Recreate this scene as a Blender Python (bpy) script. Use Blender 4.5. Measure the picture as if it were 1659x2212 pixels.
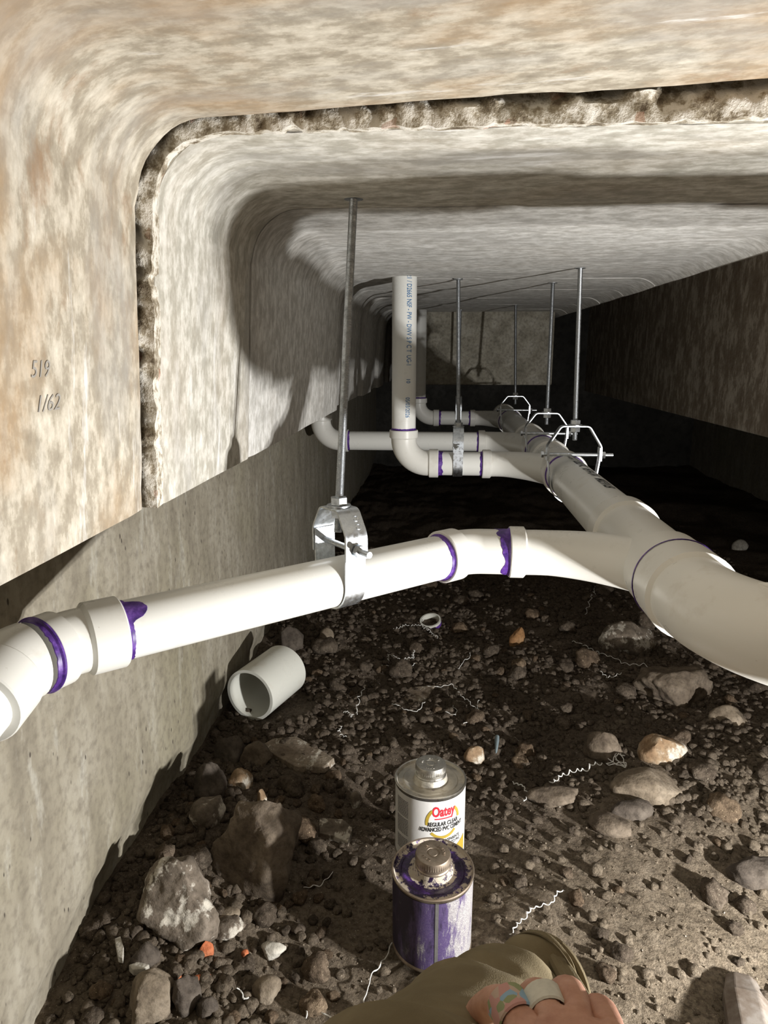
import bpy, bmesh, math, random
from mathutils import Vector, Matrix, noise

for o in list(bpy.data.objects):
    bpy.data.objects.remove(o, do_unlink=True)
S = bpy.context.scene
COL = S.collection
PI = math.pi

# ------------------------------------------------------------------ camera
W, H, FPX = 1659.0, 2212.0, 1533.0
CAM = Vector((0, 0, .78))
PSI, PHI = math.asin(.0765), math.asin(.2171)
RGT = Vector((math.cos(PSI), math.sin(PSI), 0))
FWD = Vector((-math.sin(PSI) * math.cos(PHI), math.cos(PSI) * math.cos(PHI), -math.sin(PHI)))
UPV = RGT.cross(FWD)
cd = bpy.data.cameras.new('camera')
cam = bpy.data.objects.new('camera', cd)
COL.objects.link(cam)
cam.matrix_world = Matrix((RGT, UPV, -FWD)).transposed().to_4x4()
cam.location = CAM
cd.sensor_fit = 'VERTICAL'
cd.sensor_height = 36.0
cd.lens = 36.0 * FPX / H
cd.clip_start = .01
cd.clip_end = 60
S.camera = cam

# ------------------------------------------------------------------ world, lamps, exposure
S.view_settings.view_transform = 'Standard'
S.view_settings.look = 'None'
S.view_settings.exposure = 0.0
S.view_settings.gamma = 1.0
S.view_settings.use_curve_mapping = False
wd = bpy.data.worlds.new('world')
S.world = wd
wd.use_nodes = True
wd.node_tree.nodes['Background'].inputs[0].default_value = (.9, .95, 1, 1)
wd.node_tree.nodes['Background'].inputs[1].default_value = .02

def area(name, loc, target, size, power, color, spread=PI):
    ld = bpy.data.lights.new(name, 'AREA')
    ld.shape = 'DISK'
    ld.size = size
    ld.energy = power
    ld.color = color
    ld.spread = spread
    o = bpy.data.objects.new(name, ld)
    COL.objects.link(o)
    o.location = loc
    o.rotation_euler = (Vector(target) - Vector(loc)).to_track_quat('-Z', 'Y').to_euler()
    return o

# two LED heads of one work light standing on the soil, right of the frame
area('work_light_head', (.80, .39, .22), (-.25, .85, .42), .022, 12, (1, .985, .96))
area('work_light_head', (.77, .45, .21), (-.25, .95, .42), .022, 12, (1, .985, .96))

# ------------------------------------------------------------------ helpers
def ray(x, y):
    return FWD + (x - 829.5) / FPX * RGT - (y - 1106.0) / FPX * UPV

def onz(x, y, z):
    v = ray(x, y)
    return CAM + v * ((z - CAM.z) / v.z)

def ss(a, b, x):
    t = max(0.0, min(1.0, (x - a) / (b - a)))
    return t * t * (3 - 2 * t)

def fbm(x, y, z, o=4):
    return noise.fractal(Vector((x, y, z)), .9, 2.1, o)

def gz(x, y):
    """height of the soil"""
    z = .022 * fbm(x * 2.3, y * 2.3, 3.1, 3)
    z += .05 * ss(-.18, -.42, x) * ss(.55, .8, y) * (1 - ss(.9, 1.25, y))
    z += .02 * ss(.9, 1.3, y)
    z += .02 * ss(.15, .4, x) * ss(.9, 1.2, y)
    z -= .03 * math.exp(-((x + .08) ** 2 + (y - .78) ** 2) / .018)
    z -= .014 * math.exp(-((x + .1) ** 2 + (y - 1.2) ** 2) / .03)
    z -= .03 * ss(1.9, 3.2, y)
    return z

def gz_fine(x, y):
    r = .35 + .65 * ss(.95, 1.3, y + .35 * x) + .4 * ss(-.1, -.3, x)
    z = gz(x, y) + .009 * r * fbm(x * 9, y * 9, 1.7, 3)
    z += .005 * r * noise.noise(Vector((x * 38, y * 38, 2.2)))
    z += .0028 * noise.noise(Vector((x * 90, y * 90, 5)))
    return z

def at(x, y, dz=0.0):
    """point of the soil seen at pixel x, y"""
    z = 0.0
    for i in range(12):
        p = onz(x, y, z)
        z = gz(p.x, p.y)
    p.z = z + dz
    return p

def tag(o, label=None, cat=None, group=None, kind=None):
    if label: o['label'] = label
    if cat: o['category'] = cat
    if group: o['group'] = group
    if kind: o['kind'] = kind
    return o

def empty(name, loc=(0, 0, 0), rot=(0, 0, 0)):
    o = bpy.data.objects.new(name, None)
    o.empty_display_size = .02
    COL.objects.link(o)
    o.location = loc
    o.rotation_euler = rot
    return o

class MB:
    def __init__(s):
        s.v = []; s.f = []; s.uv = None
    def add(s, vs, fs):
        b = len(s.v)
        s.v += [tuple(p) for p in vs]
        s.f += [tuple(i + b for i in f) for f in fs]
        return s
    def box(s, c, d, m=None):
        cx, cy, cz = c; x, y, z = d[0] / 2, d[1] / 2, d[2] / 2
        vs = [Vector((cx + a * x, cy + b * y, cz + e * z)) for a in (-1, 1) for b in (-1, 1) for e in (-1, 1)]
        if m: vs = [m @ p for p in vs]
        return s.add(vs, [(0, 1, 3, 2), (4, 6, 7, 5), (0, 4, 5, 1), (2, 3, 7, 6), (0, 2, 6, 4), (1, 5, 7, 3)])
    def sweep(s, pts, rad, seg=32, cap=True, frame=None):
        pts = [Vector(p) for p in pts]
        n = len(pts)
        if not hasattr(rad, '__len__'): rad = [rad] * n
        T = []
        for i in range(n):
            a = pts[max(i - 1, 0)]; b = pts[min(i + 1, n - 1)]
            t = b - a
            j = 1
            while t.length < 1e-7 and j < n:
                j += 1; t = pts[min(i + j, n - 1)] - pts[max(i - j, 0)]
            T.append(t.normalized())
        u = frame or (Vector((0, 0, 1)) if abs(T[0].z) < .9 else Vector((0, 1, 0)))
        vs = []
        for i in range(n):
            u = (u - T[i] * u.dot(T[i])).normalized()
            w = T[i].cross(u)
            for k in range(seg):
                a = 2 * PI * k / seg
                vs.append(pts[i] + (u * math.cos(a) + w * math.sin(a)) * rad[i])
        fs = []
        for i in range(n - 1):
            for k in range(seg):
                k2 = (k + 1) % seg
                fs.append((i * seg + k, i * seg + k2, (i + 1) * seg + k2, (i + 1) * seg + k))
        if cap:
            fs.append(tuple(range(seg - 1, -1, -1)))
            fs.append(tuple((n - 1) * seg + k for k in range(seg)))
        return s.add(vs, fs)
    def lathe(s, prof, seg=48, m=None):
        n = len(prof); vs = []; fs = []
        for r, z in prof:
            for k in range(seg):
                a = 2 * PI * k / seg
                p = Vector((r * math.cos(a), r * math.sin(a), z))
                vs.append(m @ p if m else p)
        for i in range(n - 1):
            for k in range(seg):
                k2 = (k + 1) % seg
                fs.append((i * seg + k, i * seg + k2, (i + 1) * seg + k2, (i + 1) * seg + k))
        return s.add(vs, fs)
    def hexa(s, m, r, h):
        vs = [m @ Vector((r * math.cos(PI / 3 * k), r * math.sin(PI / 3 * k), z)) for z in (0, h) for k in range(6)]
        fs = [tuple(range(5, -1, -1)), tuple(range(6, 12))] + [(k, (k + 1) % 6, 6 + (k + 1) % 6, 6 + k) for k in range(6)]
        return s.add(vs, fs)
    def strip(s, path, width, thick, m=None):
        """flat bar bent along path (list of (v, z)), extruded along local u"""
        n = len(path); vs = []
        P = [Vector((0, a, b)) for a, b in path]
        for i in range(n):
            t = (P[min(i + 1, n - 1)] - P[max(i - 1, 0)]).normalized()
            nn = Vector((0, -t.z, t.y))
            for du, dn in ((-1, -1), (1, -1), (1, 1), (-1, 1)):
                p = P[i] + Vector((du * width / 2, 0, 0)) + nn * dn * thick / 2
                vs.append(m @ p if m else p)
        fs = [(0, 1, 2, 3), tuple(4 * (n - 1) + k for k in (3, 2, 1, 0))]
        for i in range(n - 1):
            for k in range(4):
                k2 = (k + 1) % 4
                fs.append((4 * i + k, 4 * (i + 1) + k, 4 * (i + 1) + k2, 4 * i + k2))
        return s.add(vs, fs)
    def mesh(s, name, mat, smooth=True, ang=35):
        me = bpy.data.meshes.new(name)
        me.from_pydata(s.v, [], s.f)
        me.update()
        bm = bmesh.new(); bm.from_mesh(me)
        bmesh.ops.recalc_face_normals(bm, faces=bm.faces)
        if smooth:
            for f in bm.faces: f.smooth = True
            lim = math.radians(ang)
            for e in bm.edges:
                if len(e.link_faces) == 2 and e.calc_face_angle(0) > lim: e.smooth = False
        bm.to_mesh(me); bm.free()
        if mat: me.materials.append(mat)
        return me
    def build(s, name, mat, parent=None, smooth=True, ang=35):
        o = bpy.data.objects.new(name, s.mesh(name, mat, smooth, ang))
        COL.objects.link(o)
        if parent: o.parent = parent
        return o

def copy_part(o, parent):
    c = o.copy(); COL.objects.link(c); c.parent = parent
    return c

# ------------------------------------------------------------------ materials
def mat(name, rough=.6, metal=0.0, spec=.5):
    m = bpy.data.materials.new(name)
    m.use_nodes = True
    b = m.node_tree.nodes['Principled BSDF']
    b.inputs['Roughness'].default_value = rough
    b.inputs['Metallic'].default_value = metal
    b.inputs['Specular IOR Level'].default_value = spec
    return m, m.node_tree, b

def N(nt, t, **kw):
    n = nt.nodes.new(t)
    for k, v in kw.items():
        if k in n.inputs: n.inputs[k].default_value = v
        else: setattr(n, k, v)
    return n

def coords(nt, kind='Object', scale=(1, 1, 1)):
    tc = N(nt, 'ShaderNodeTexCoord'); mp = N(nt, 'ShaderNodeMapping')
    mp.inputs['Scale'].default_value = scale
    nt.links.new(tc.outputs[kind], mp.inputs['Vector'])
    return mp.outputs[0]

def nz(nt, vec, scale, detail=4, rough=.55):
    n = N(nt, 'ShaderNodeTexNoise', Scale=scale, Detail=detail, Roughness=rough)
    nt.links.new(vec, n.inputs['Vector'])
    return n.outputs['Fac']

def ramp(nt, fac, stops, interp='LINEAR'):
    r = N(nt, 'ShaderNodeValToRGB')
    r.color_ramp.interpolation = interp
    e = r.color_ramp.elements
    while len(e) < len(stops): e.new(.5)
    for i, (p, c) in enumerate(stops):
        e[i].position = p
        e[i].color = tuple(c) + (1,) if hasattr(c, '__len__') else (c, c, c, 1)
    nt.links.new(fac, r.inputs[0])
    return r.outputs[0]

def mix(nt, fac, a, b, mode='MIX'):
    n = N(nt, 'ShaderNodeMix', data_type='RGBA', blend_type=mode)
    for s, v in ((n.inputs[0], fac), (n.inputs[6], a), (n.inputs[7], b)):
        if hasattr(v, 'is_linked') or hasattr(v, 'links'): nt.links.new(v, s)
        else: s.default_value = v if not hasattr(v, '__len__') else tuple(v) + (1,)
    return n.outputs[2]

def bump(nt, b, fac, strength, dist):
    n = N(nt, 'ShaderNodeBump', Strength=strength, Distance=dist)
    nt.links.new(fac, n.inputs['Height'])
    nt.links.new(n.outputs[0], b.inputs['Normal'])

def concrete_slab(name, tan, off, cols):
    """board-cast concrete, streaks running along the section (uv.x)"""
    m, nt, b = mat(name, .82, 0, .3)
    uv = N(nt, 'ShaderNodeUVMap'); uv.uv_map = 'UVMap'
    def mp(sx, sy, ox=0.0):
        k = N(nt, 'ShaderNodeMapping')
        k.inputs['Scale'].default_value = (sx, sy, 1)
        k.inputs['Location'].default_value = (off + ox, off * 1.7, ox)
        nt.links.new(uv.outputs[0], k.inputs[0])
        return k.outputs[0]
    streak = nz(nt, mp(34, 52), 1.0, 8, .66)
    blot = nz(nt, mp(5, 8, 4), 1.0, 5, .6)
    fine = nz(nt, mp(90, 200, 2), 1.0, 3, .6)
    c = ramp(nt, streak, [(.30, cols[0]), (.46, cols[1]), (.53, cols[2]), (.66, cols[3])])
    c = mix(nt, ramp(nt, blot, [(.47, 0), (.64, tan)]), c, (.40, .25, .12))
    b2_ = nz(nt, mp(9, 13, 21), 1.0, 6, .7)
    c = mix(nt, ramp(nt, b2_, [(.57, 0), (.68, tan)]), c, (.27, .15, .07))
    grey = nz(nt, mp(3, 9, 9), 1.0, 5, .65)
    c = mix(nt, ramp(nt, grey, [(.5, 0), (.64, .55)]), c, (.36, .35, .33))
    dark = nz(nt, mp(7, 26, 14), 1.0, 6, .7)
    c = mix(nt, ramp(nt, dark, [(.66, 0), (.74, .6)]), c, (.14, .12, .11))
    eff = nz(nt, mp(4, 24, 31), 1.0, 6, .7)
    c = mix(nt, ramp(nt, eff, [(.60, 0), (.66, .7)]), c, (.80, .79, .77))
    c = mix(nt, ramp(nt, fine, [(.35, .25), (.6, 0)]), c, (.25, .21, .16))
    nt.links.new(c, b.inputs['Base Color'])
    bump(nt, b, fine, .25, .002)
    return m

M_SLAB_TAN = concrete_slab('concrete_tan', .6, 1.3, ((.27, .235, .18), (.40, .355, .28), (.55, .50, .41), (.70, .65, .55)))
M_SLAB = concrete_slab('concrete_grey_beige', .12, 5.1, ((.34, .32, .27), (.48, .46, .40), (.62, .60, .54), (.76, .74, .68)))
M_SLAB2 = concrete_slab('concrete_grey', .05, 8.7, ((.38, .37, .34), (.53, .52, .49), (.66, .65, .62), (.80, .79, .76)))

def m_broken():
    m, nt, b = mat('concrete_broken', .9, 0, .2)
    v = coords(nt)
    a = nz(nt, v, 60, 5, .7)
    c = ramp(nt, a, [(.32, (.12, .09, .06)), (.45, (.36, .31, .23)), (.52, (.68, .64, .56)), (.7, (.85, .82, .76))])
    k = N(nt, 'ShaderNodeTexVoronoi', Scale=95.0)
    nt.links.new(v, k.inputs['Vector'])
    c = mix(nt, ramp(nt, k.outputs['Color'], [(.86, 0), (.9, .6)]), c, (.42, .22, .15))
    nt.links.new(c, b.inputs['Base Color'])
    bump(nt, b, a, .6, .006)
    return m
M_BROKEN = m_broken()

def m_wall():
    m, nt, b = mat('concrete_wall', .85, 0, .3)
    v = coords(nt)
    v2 = coords(nt, 'Object', (1, 7, 2.2))
    a = nz(nt, v2, 3, 6, .6)
    f = nz(nt, v, 70, 4, .6)
    c = ramp(nt, a, [(.3, (.215, .19, .145)), (.5, (.29, .26, .20)), (.7, (.37, .34, .275))])
    y = nz(nt, v, 2.4, 4, .6)
    c = mix(nt, ramp(nt, y, [(.5, 0), (.68, .5)]), c, (.26, .235, .15))
    pale = nz(nt, coords(nt, 'Object', (1, 26, 6)), 1.4, 5, .65)
    c = mix(nt, ramp(nt, pale, [(.6, 0), (.7, .5)]), c, (.46, .445, .39))
    k = N(nt, 'ShaderNodeTexVoronoi', Scale=46.0)
    nt.links.new(coords(nt, 'Object', (1, 1.6, .7)), k.inputs['Vector'])
    g = nz(nt, v, 9, 2, .5)
    pit = N(nt, 'ShaderNodeMath', operation='ADD')
    nt.links.new(k.outputs['Distance'], pit.inputs[0])
    nt.links.new(ramp(nt, g, [(.42, .2), (.56, 0)]), pit.inputs[1])
    pf = ramp(nt, pit.outputs[0], [(.09, 1), (.16, 0)])
    c = mix(nt, pf, c, (.06, .05, .04))
    c = mix(nt, ramp(nt, f, [(.3, .55), (.55, 0)]), c, (.13, .11, .085))
    scr = nz(nt, coords(nt, 'Object', (1, 40, 5)), 2.2, 5, .7)
    c = mix(nt, ramp(nt, scr, [(.68, 0), (.73, .55)]), c, (.10, .085, .065))
    nt.links.new(c, b.inputs['Base Color'])
    bump(nt, b, f, .5, .003)
    return m
M_WALL = m_wall()

def m_beam():
    m, nt, b = mat('concrete_rough_brown', .9, 0, .2)
    a = nz(nt, coords(nt, 'Object', (1, 14, 7)), 1.5, 8, .74)
    v = coords(nt)
    f = nz(nt, v, 50, 4, .6)
    c = ramp(nt, a, [(.36, (.27, .215, .16)), (.5, (.38, .32, .25)), (.56, (.6, .54, .45)), (.72, (.72, .66, .57))])
    nt.links.new(c, b.inputs['Base Color'])
    bump(nt, b, f, .4, .004)
    return m
M_BEAM = m_beam()

def sandmask(nt, v):
    n = N(nt, 'ShaderNodeMapRange'); n.inputs['From Min'].default_value = 1.02; n.inputs['From Max'].default_value = 1.42
    n.inputs['To Min'].default_value = .92; n.inputs['To Max'].default_value = 0
    nt.links.new(v, n.inputs['Value'])
    return n.outputs[0]

def sandcol(nt, v, sand):
    return ramp(nt, nz(nt, v, 26, 6, .7), [(.3, sand[0]), (.5, sand[1]), (.7, sand[2])])

def m_soil(name, cols, rnd=False, sc=1.0, sand=None):
    m, nt, b = mat(name, 1.0, 0, .04)
    v = coords(nt)
    a = nz(nt, v, 8 * sc, 6, .65)
    f = nz(nt, v, 130 * sc, 5, .75)
    c = ramp(nt, a, [(.3, cols[0]), (.5, cols[1]), (.7, cols[2])])
    if sand:
        # drier, sandier ground in front and to the right, with a wandering border
        tc = N(nt, 'ShaderNodeTexCoord'); sx = N(nt, 'ShaderNodeSeparateXYZ'); nt.links.new(tc.outputs['Object'], sx.inputs[0])
        q = N(nt, 'ShaderNodeMath', operation='MULTIPLY_ADD'); nt.links.new(sx.outputs[0], q.inputs[0]); q.inputs[1].default_value = -.55
        nt.links.new(sx.outputs[1], q.inputs[2])
        q2 = N(nt, 'ShaderNodeMath', operation='MULTIPLY_ADD'); nt.links.new(nz(nt, v, 5, 5, .65), q2.inputs[0]); q2.inputs[1].default_value = .7
        nt.links.new(q.outputs[0], q2.inputs[2])
        c = mix(nt, ramp(nt, q2.outputs[0], [(.78, .9), (1.0, 0)]) if False else sandmask(nt, q2.outputs[0]), c, sandcol(nt, v, sand))
    g = nz(nt, v, 420 * sc, 2, .5)
    c = mix(nt, ramp(nt, f, [(.38, .6), (.56, 0)]), c, tuple(x * .3 for x in cols[0]))
    c = mix(nt, ramp(nt, g, [(.66, 0), (.73, .55)]), c, (.55, .48, .36))
    if rnd:
        oi = N(nt, 'ShaderNodeObjectInfo')
        c = mix(nt, .75, c, ramp(nt, oi.outputs['Random'], [(0, .75), (.5, 1.0), (.8, (1.2, 1.05, .9)), (1, (1.7, 1.55, 1.35))]), 'MULTIPLY')
    nt.links.new(c, b.inputs['Base Color'])
    bump(nt, b, f, .9, .006)
    return m
M_SOIL = m_soil('soil_brown', ((.085, .066, .05), (.13, .103, .078), (.18, .145, .112)), sand=((.15, .118, .083), (.235, .19, .138), (.32, .265, .2)))
M_CLOD = m_soil('soil_clod_brown', ((.085, .066, .05), (.13, .103, .078), (.185, .15, .115)), True, .02)

def m_rock(name, c0, c1, c2, white=0.0, sc=1.0, bstr=.5):
    m, nt, b = mat(name, .85, 0, .25)
    v = coords(nt)
    a = nz(nt, v, 22 * sc, 5, .62)
    f = nz(nt, v, 120 * sc, 4, .65)
    c = ramp(nt, a, [(.32, c0), (.5, c1), (.66, c2)])
    if white:
        w = nz(nt, coords(nt, 'Object', (1.3, .8, 1)), 30 * sc, 4, .7)
        c = mix(nt, ramp(nt, w, [(.62 - .1 * white, 0), (.68 - .1 * white, .8)]), c, (.62, .58, .5))
    c = mix(nt, ramp(nt, f, [(.32, .5), (.55, 0)]), c, tuple(x * .35 for x in c0))
    nt.links.new(c, b.inputs['Base Color'])
    bump(nt, b, f, bstr, .004)
    return m
M_R_DARK = m_rock('stone_dark', (.055, .044, .035), (.09, .073, .058), (.135, .112, .09))
M_R_BROWN = m_rock('stone_brown', (.09, .068, .05), (.14, .11, .08), (.2, .16, .12))
M_R_TAN = m_rock('stone_tan', (.13, .10, .07), (.2, .16, .115), (.29, .24, .18))
M_R_WHITE = m_rock('stone_white_patched', (.1, .08, .06), (.16, .13, .1), (.24, .2, .16), .9)
M_R_FLINT = m_rock('stone_flint', (.2, .12, .065), (.29, .2, .12), (.45, .39, .3), .8)
M_R_ORANGE = m_rock('stone_orange', (.2, .1, .04), (.3, .16, .07), (.36, .22, .11))
M_R_PALE = m_rock('stone_pale', (.35, .32, .27), (.48, .45, .39), (.6, .57, .5))
M_BRICK = m_rock('brick_orange', (.34, .09, .035), (.46, .14, .06), (.52, .19, .09), 0, 2)
M_SHARD = m_rock('shard_tan', (.16, .12, .085), (.22, .175, .13), (.3, .25, .19), .25)

def m_pvc(name, col, dirt=.35):
    m, nt, b = mat(name, .27, 0, .45)
    v = coords(nt)
    a = nz(nt, v, 14, 5, .7)
    s = nz(nt, v, 75, 4, .7)
    c = mix(nt, ramp(nt, a, [(.58, 0), (.75, dirt)]), col, (.5, .44, .35))
    c = mix(nt, ramp(nt, s, [(.71, 0), (.76, dirt * 1.6)]), c, (.28, .22, .15))
    nt.links.new(c, b.inputs['Base Color'])
    nt.links.new(ramp(nt, a, [(.3, .24), (.7, .4)]), b.inputs['Roughness'])
    return m
M_PVC = m_pvc('pvc_white', (.80, .80, .76))
M_PVC_FIT = m_pvc('pvc_fitting', (.78, .77, .72), .4)
M_PVC_IN = m_pvc('pvc_offcut', (.66, .66, .60), .5)

def m_primer():
    m, nt, b = mat('purple_primer', .4, 0, .5)
    v = coords(nt)
    a = nz(nt, v, 90, 4, .7)
    c = ramp(nt, a, [(.32, (.035, .012, .12)), (.52, (.10, .035, .26)), (.7, (.22, .11, .46))])
    nt.links.new(c, b.inputs['Base Color'])
    return m
M_PRIMER = m_primer()

def m_zinc(name, base, rough):
    m, nt, b = mat(name, rough, 1.0)
    v = coords(nt)
    a = nz(nt, v, 160, 3, .6)
    c = ramp(nt, a, [(.3, tuple(x * .7 for x in base)), (.6, base)])
    nt.links.new(c, b.inputs['Base Color'])
    nt.links.new(ramp(nt, a, [(.3, rough + .14), (.7, rough - .08)]), b.inputs['Roughness'])
    return m
M_ZINC = m_zinc('zinc_plated_steel', (.72, .76, .80), .32)
M_ROD = m_zinc('zinc_threaded_rod', (.58, .60, .62), .38)
M_TIN = m_zinc('can_tinplate', (.62, .6, .55), .35)

def flat(name, col, rough=.6, spec=.3):
    m, nt, b = mat(name, rough, 0, spec)
    v = coords(nt)
    a = nz(nt, v, 200, 3, .6)
    nt.links.new(ramp(nt, a, [(.3, tuple(x * .82 for x in col)), (.7, col)]), b.inputs['Base Color'])
    return m
M_INK_BLUE = flat('ink_blue', (.06, .2, .42))
M_INK_BLACK = flat('ink_black', (.03, .03, .03))
M_INK_RED = flat('ink_red', (.62, .02, .035))
M_INK_GOLD = flat('ink_gold', (.40, .28, .035))
M_INK_GREY = flat('ink_grey', (.16, .155, .15))
M_SHAVING = flat('pvc_shaving', (.78, .77, .73), .4)

def text_mesh(s, size, align='LEFT', ext=0.0, bold=.018):
    cu = bpy.data.curves.new('txt', 'FONT')
    cu.body = s; cu.size = size; cu.align_x = align; cu.extrude = ext; cu.offset = bold * size
    cu.resolution_u = 3
    o = bpy.data.objects.new('txt', cu); COL.objects.link(o)
    dg = bpy.context.evaluated_depsgraph_get(); dg.update()
    me = bpy.data.meshes.new_from_object(o.evaluated_get(dg))
    bpy.data.objects.remove(o, do_unlink=True); bpy.data.curves.remove(cu)
    if not ext:
        # finer triangles so that the letters can follow a round surface
        bm = bmesh.new(); bm.from_mesh(me)
        for i in range(3):
            bmesh.ops.triangulate(bm, faces=bm.faces)
            es = [e for e in bm.edges if e.calc_length() > size * .16]
            if not es: break
            bmesh.ops.subdivide_edges(bm, edges=es, cuts=1)
        bmesh.ops.triangulate(bm, faces=bm.faces)
        bm.to_mesh(me); bm.free()
    return me

def text_part(name, s, size, m, parent, fn, align='LEFT', sx=1.0, fit=0.0, bold=.018):
    me = text_mesh(s, size, align, 0.0, bold)
    if fit:
        xs = [v.co.x for v in me.vertices]
        sx = fit / (max(xs) - min(xs))
    for v in me.vertices: v.co = fn(v.co.x * sx, v.co.y)
    me.materials.clear(); me.materials.append(m); me.update()
    o = bpy.data.objects.new(name, me); COL.objects.link(o); o.parent = parent
    return o

# ------------------------------------------------------------------ setting: slabs, walls, floor
CEIL = .962
LEGB = .638

def slab_profile(dx, dz, tilt=0.0):
    """inner outline of the channel: left leg bottom -> soffit -> short down-turned lip on the right"""
    xl0, xl1 = -.264 - dx, -.250 - dx
    xr1 = .525
    zc = CEIL + dz
    R = .066
    pts = []
    for i in range(14):
        t = i / 13
        pts.append((xl0 + (xl1 - xl0) * t, LEGB + (zc - R - LEGB) * t))
    for i in range(1, 13):
        a = PI - (PI / 2) * i / 12
        pts.append((xl1 + R + R * math.cos(a), zc - R + R * math.sin(a)))
    n = 36
    A = math.radians(46)
    xe = xr1 - R * math.sin(A)
    for i in range(1, n):
        t = i / n
        pts.append((xl1 + R + (xe - xl1 - R) * t, zc + tilt * t))
    for i in range(0, 13):
        a = A * i / 12
        pts.append((xe + R * math.sin(a), zc + tilt - R + R * math.cos(a)))
    return pts

def make_slab(y0, y1, dx, dz, m, seed, parent, ny, rough0=.002, tilt=0.0):
    prof = slab_profile(dx, dz, tilt)
    n = len(prof)
    s = [0.0]
    for i in range(1, n):
        s.append(s[-1] + math.dist(prof[i], prof[i - 1]))
    mb = MB(); uvs = []
    for j in range(ny + 1):
        t = j / ny
        for i, (x, z) in enumerate(prof):
            y = y0 + (y1 - y0) * t
            e = (1 - min(1, t * ny)) - (1 - min(1, (1 - t) * ny))
            y += e * rough0 * noise.noise(Vector((s[i] * 30, seed, 0))) * 1.5
            k = .0022 * noise.noise(Vector((x * 6 + seed, y * 6, z * 6)))
            ed = .0025 * max(0, 1 - min(t, 1 - t) * (y1 - y0) / .006)
            if i > 40: ed *= .1
            if i < 14: nx, nzz = -1, 0
            else: nx, nzz = 0, 1
            mb.v.append((x + nx * (k + ed), y, z + nzz * (k + ed)))
            uvs.append((s[i], y))
    for j in range(ny):
        for i in range(n - 1):
            a = j * n + i
            mb.f.append((a, a + 1, a + 1 + n, a + n))
    # outer shell (leg soles, backs, top) and end faces
    T = .055
    outer = [(prof[0][0] - T, LEGB), (prof[0][0] - T, CEIL + dz + .12), (prof[-1][0] + .002, CEIL + dz + .12), (prof[-1][0] + .002, prof[-1][1] + .01)]
    b = len(mb.v)
    for y in (y0, y1):
        for x, z in outer:
            mb.v.append((x, y, z)); uvs.append((x, z))
    L0, L1 = ny * n, ny * n + n - 1
    mb.f.append((0, L0, b + 4, b)); mb.f.append((n - 1, b + 3, b + 7, L1))
    for k in range(3): mb.f.append((b + k, b + 4 + k, b + 5 + k, b + 1 + k))
    mb.f.append(tuple(list(range(n)) + [b + 3, b + 2, b + 1, b]))
    mb.f.append(tuple(list(range(L0, L1 + 1)) + [b + 7, b + 6, b + 5, b + 4]))
    me = mb.mesh('channel_slab', m, True, 40)
    ul = me.uv_layers.new(name='UVMap')
    for lp in me.loops: ul.data[lp.index].uv = uvs[lp.vertex_index]
    o = bpy.data.objects.new('channel_slab', me)
    COL.objects.link(o)
    o.parent = parent
    return o

ceiling = tag(empty('ceiling'), 'stained precast concrete channel slabs forming the low ceiling', None, None, 'structure')
slab_a = make_slab(-1.0, .631, .009, .007, M_SLAB_TAN, 1.0, ceiling, 60, .002, .03)
slab_a['label'] = 'tan stained nearest concrete channel slab'
slab_b = make_slab(.650, .972, 0, 0, M_SLAB, 2.0, ceiling, 24, .0035)
slab_c = make_slab(.977, 1.86, 0, .0, M_SLAB2, 3.0, ceiling, 40, .002)
yy = 1.868; q = 0
while yy < 5.0:
    make_slab(yy, yy + .30, .022 if q == 0 else .016 * (q % 2), .0, M_SLAB2, 4.0 + q, ceiling, 8, .002)
    yy += .309; q += 1

def broken_edge():
    """spalled front edge of the second slab along the open joint"""
    prof = slab_profile(0, 0)
    n = len(prof)
    pts = []
    for i in range(n - 1):
        L = math.dist(prof[i], prof[i + 1]); k = max(1, int(L / .0022))
        for j in range(k):
            t = j / k
            x = prof[i][0] + (prof[i + 1][0] - prof[i][0]) * t
            z = prof[i][1] + (prof[i + 1][1] - prof[i][1]) * t
            dx, dz = prof[i + 1][0] - prof[i][0], prof[i + 1][1] - prof[i][1]
            l = math.hypot(dx, dz)
            pts.append((x, z, -dz / l, dx / l))
    rows = 12
    mb = MB()
    for a, (x, z, nx, nzv) in enumerate(pts):
        s = a * .0022
        chip = max(0, .005 * noise.noise(Vector((s * 22, 1, 2))) + .004 * noise.noise(Vector((s * 75, 4, 2))))
        mb.v.append((x + nx * .0028, .664, z + nzv * .0028))
        for r in range(rows - 1):
            t = r / (rows - 2)
            off = -.0006 + t * .045 + chip * 1.5 * (1 - t) ** 3
            rough = noise.noise(Vector((s * 95, off * 110, 3))) * .003 + noise.noise(Vector((s * 34, off * 45, 8))) * .003
            y = .6365 + .011 * ss(.25, .8, t + .25 * noise.noise(Vector((s * 40, 7, 1)))) + rough * min(1, .3 + t * 2) * 1.6 + chip * (1 - t)
            wob = .0016 * noise.noise(Vector((s * 60, r, 5)))
            nxx = nx if nx <= 0 or True else nx
            mb.v.append((x + nx * (off + wob), y, z + nzv * (off + wob)))
    for a in range(len(pts) - 1):
        for r in range(rows - 1):
            b = a * rows + r
            mb.f.append((b, b + 1, b + 1 + rows, b + rows))
    return mb.build('broken_edge', M_BROKEN, slab_b, True, 50)
def leg_mark(s_, size, y0, z0, fit, shear=0.0):
    def fn_(x, y):
        Y, z = y0 + x + shear * y, z0 + y
        X = -.273 + .014 * (z - LEGB) / .265
        return Vector((X - .0022 * noise.noise(Vector((X * 6 + 1.0, Y * 6, z * 6))) + .0005, Y, z))
    text_part('pencil_mark', s_, size, flat('pencil_grey', (.36, .34, .31)), slab_a, fn_, fit=fit, bold=0.0)
leg_mark('519', .016, .452, .765, .022, .25)
leg_mark('1/62', .016, .455, .742, .028, .35)
be = broken_edge()
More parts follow.
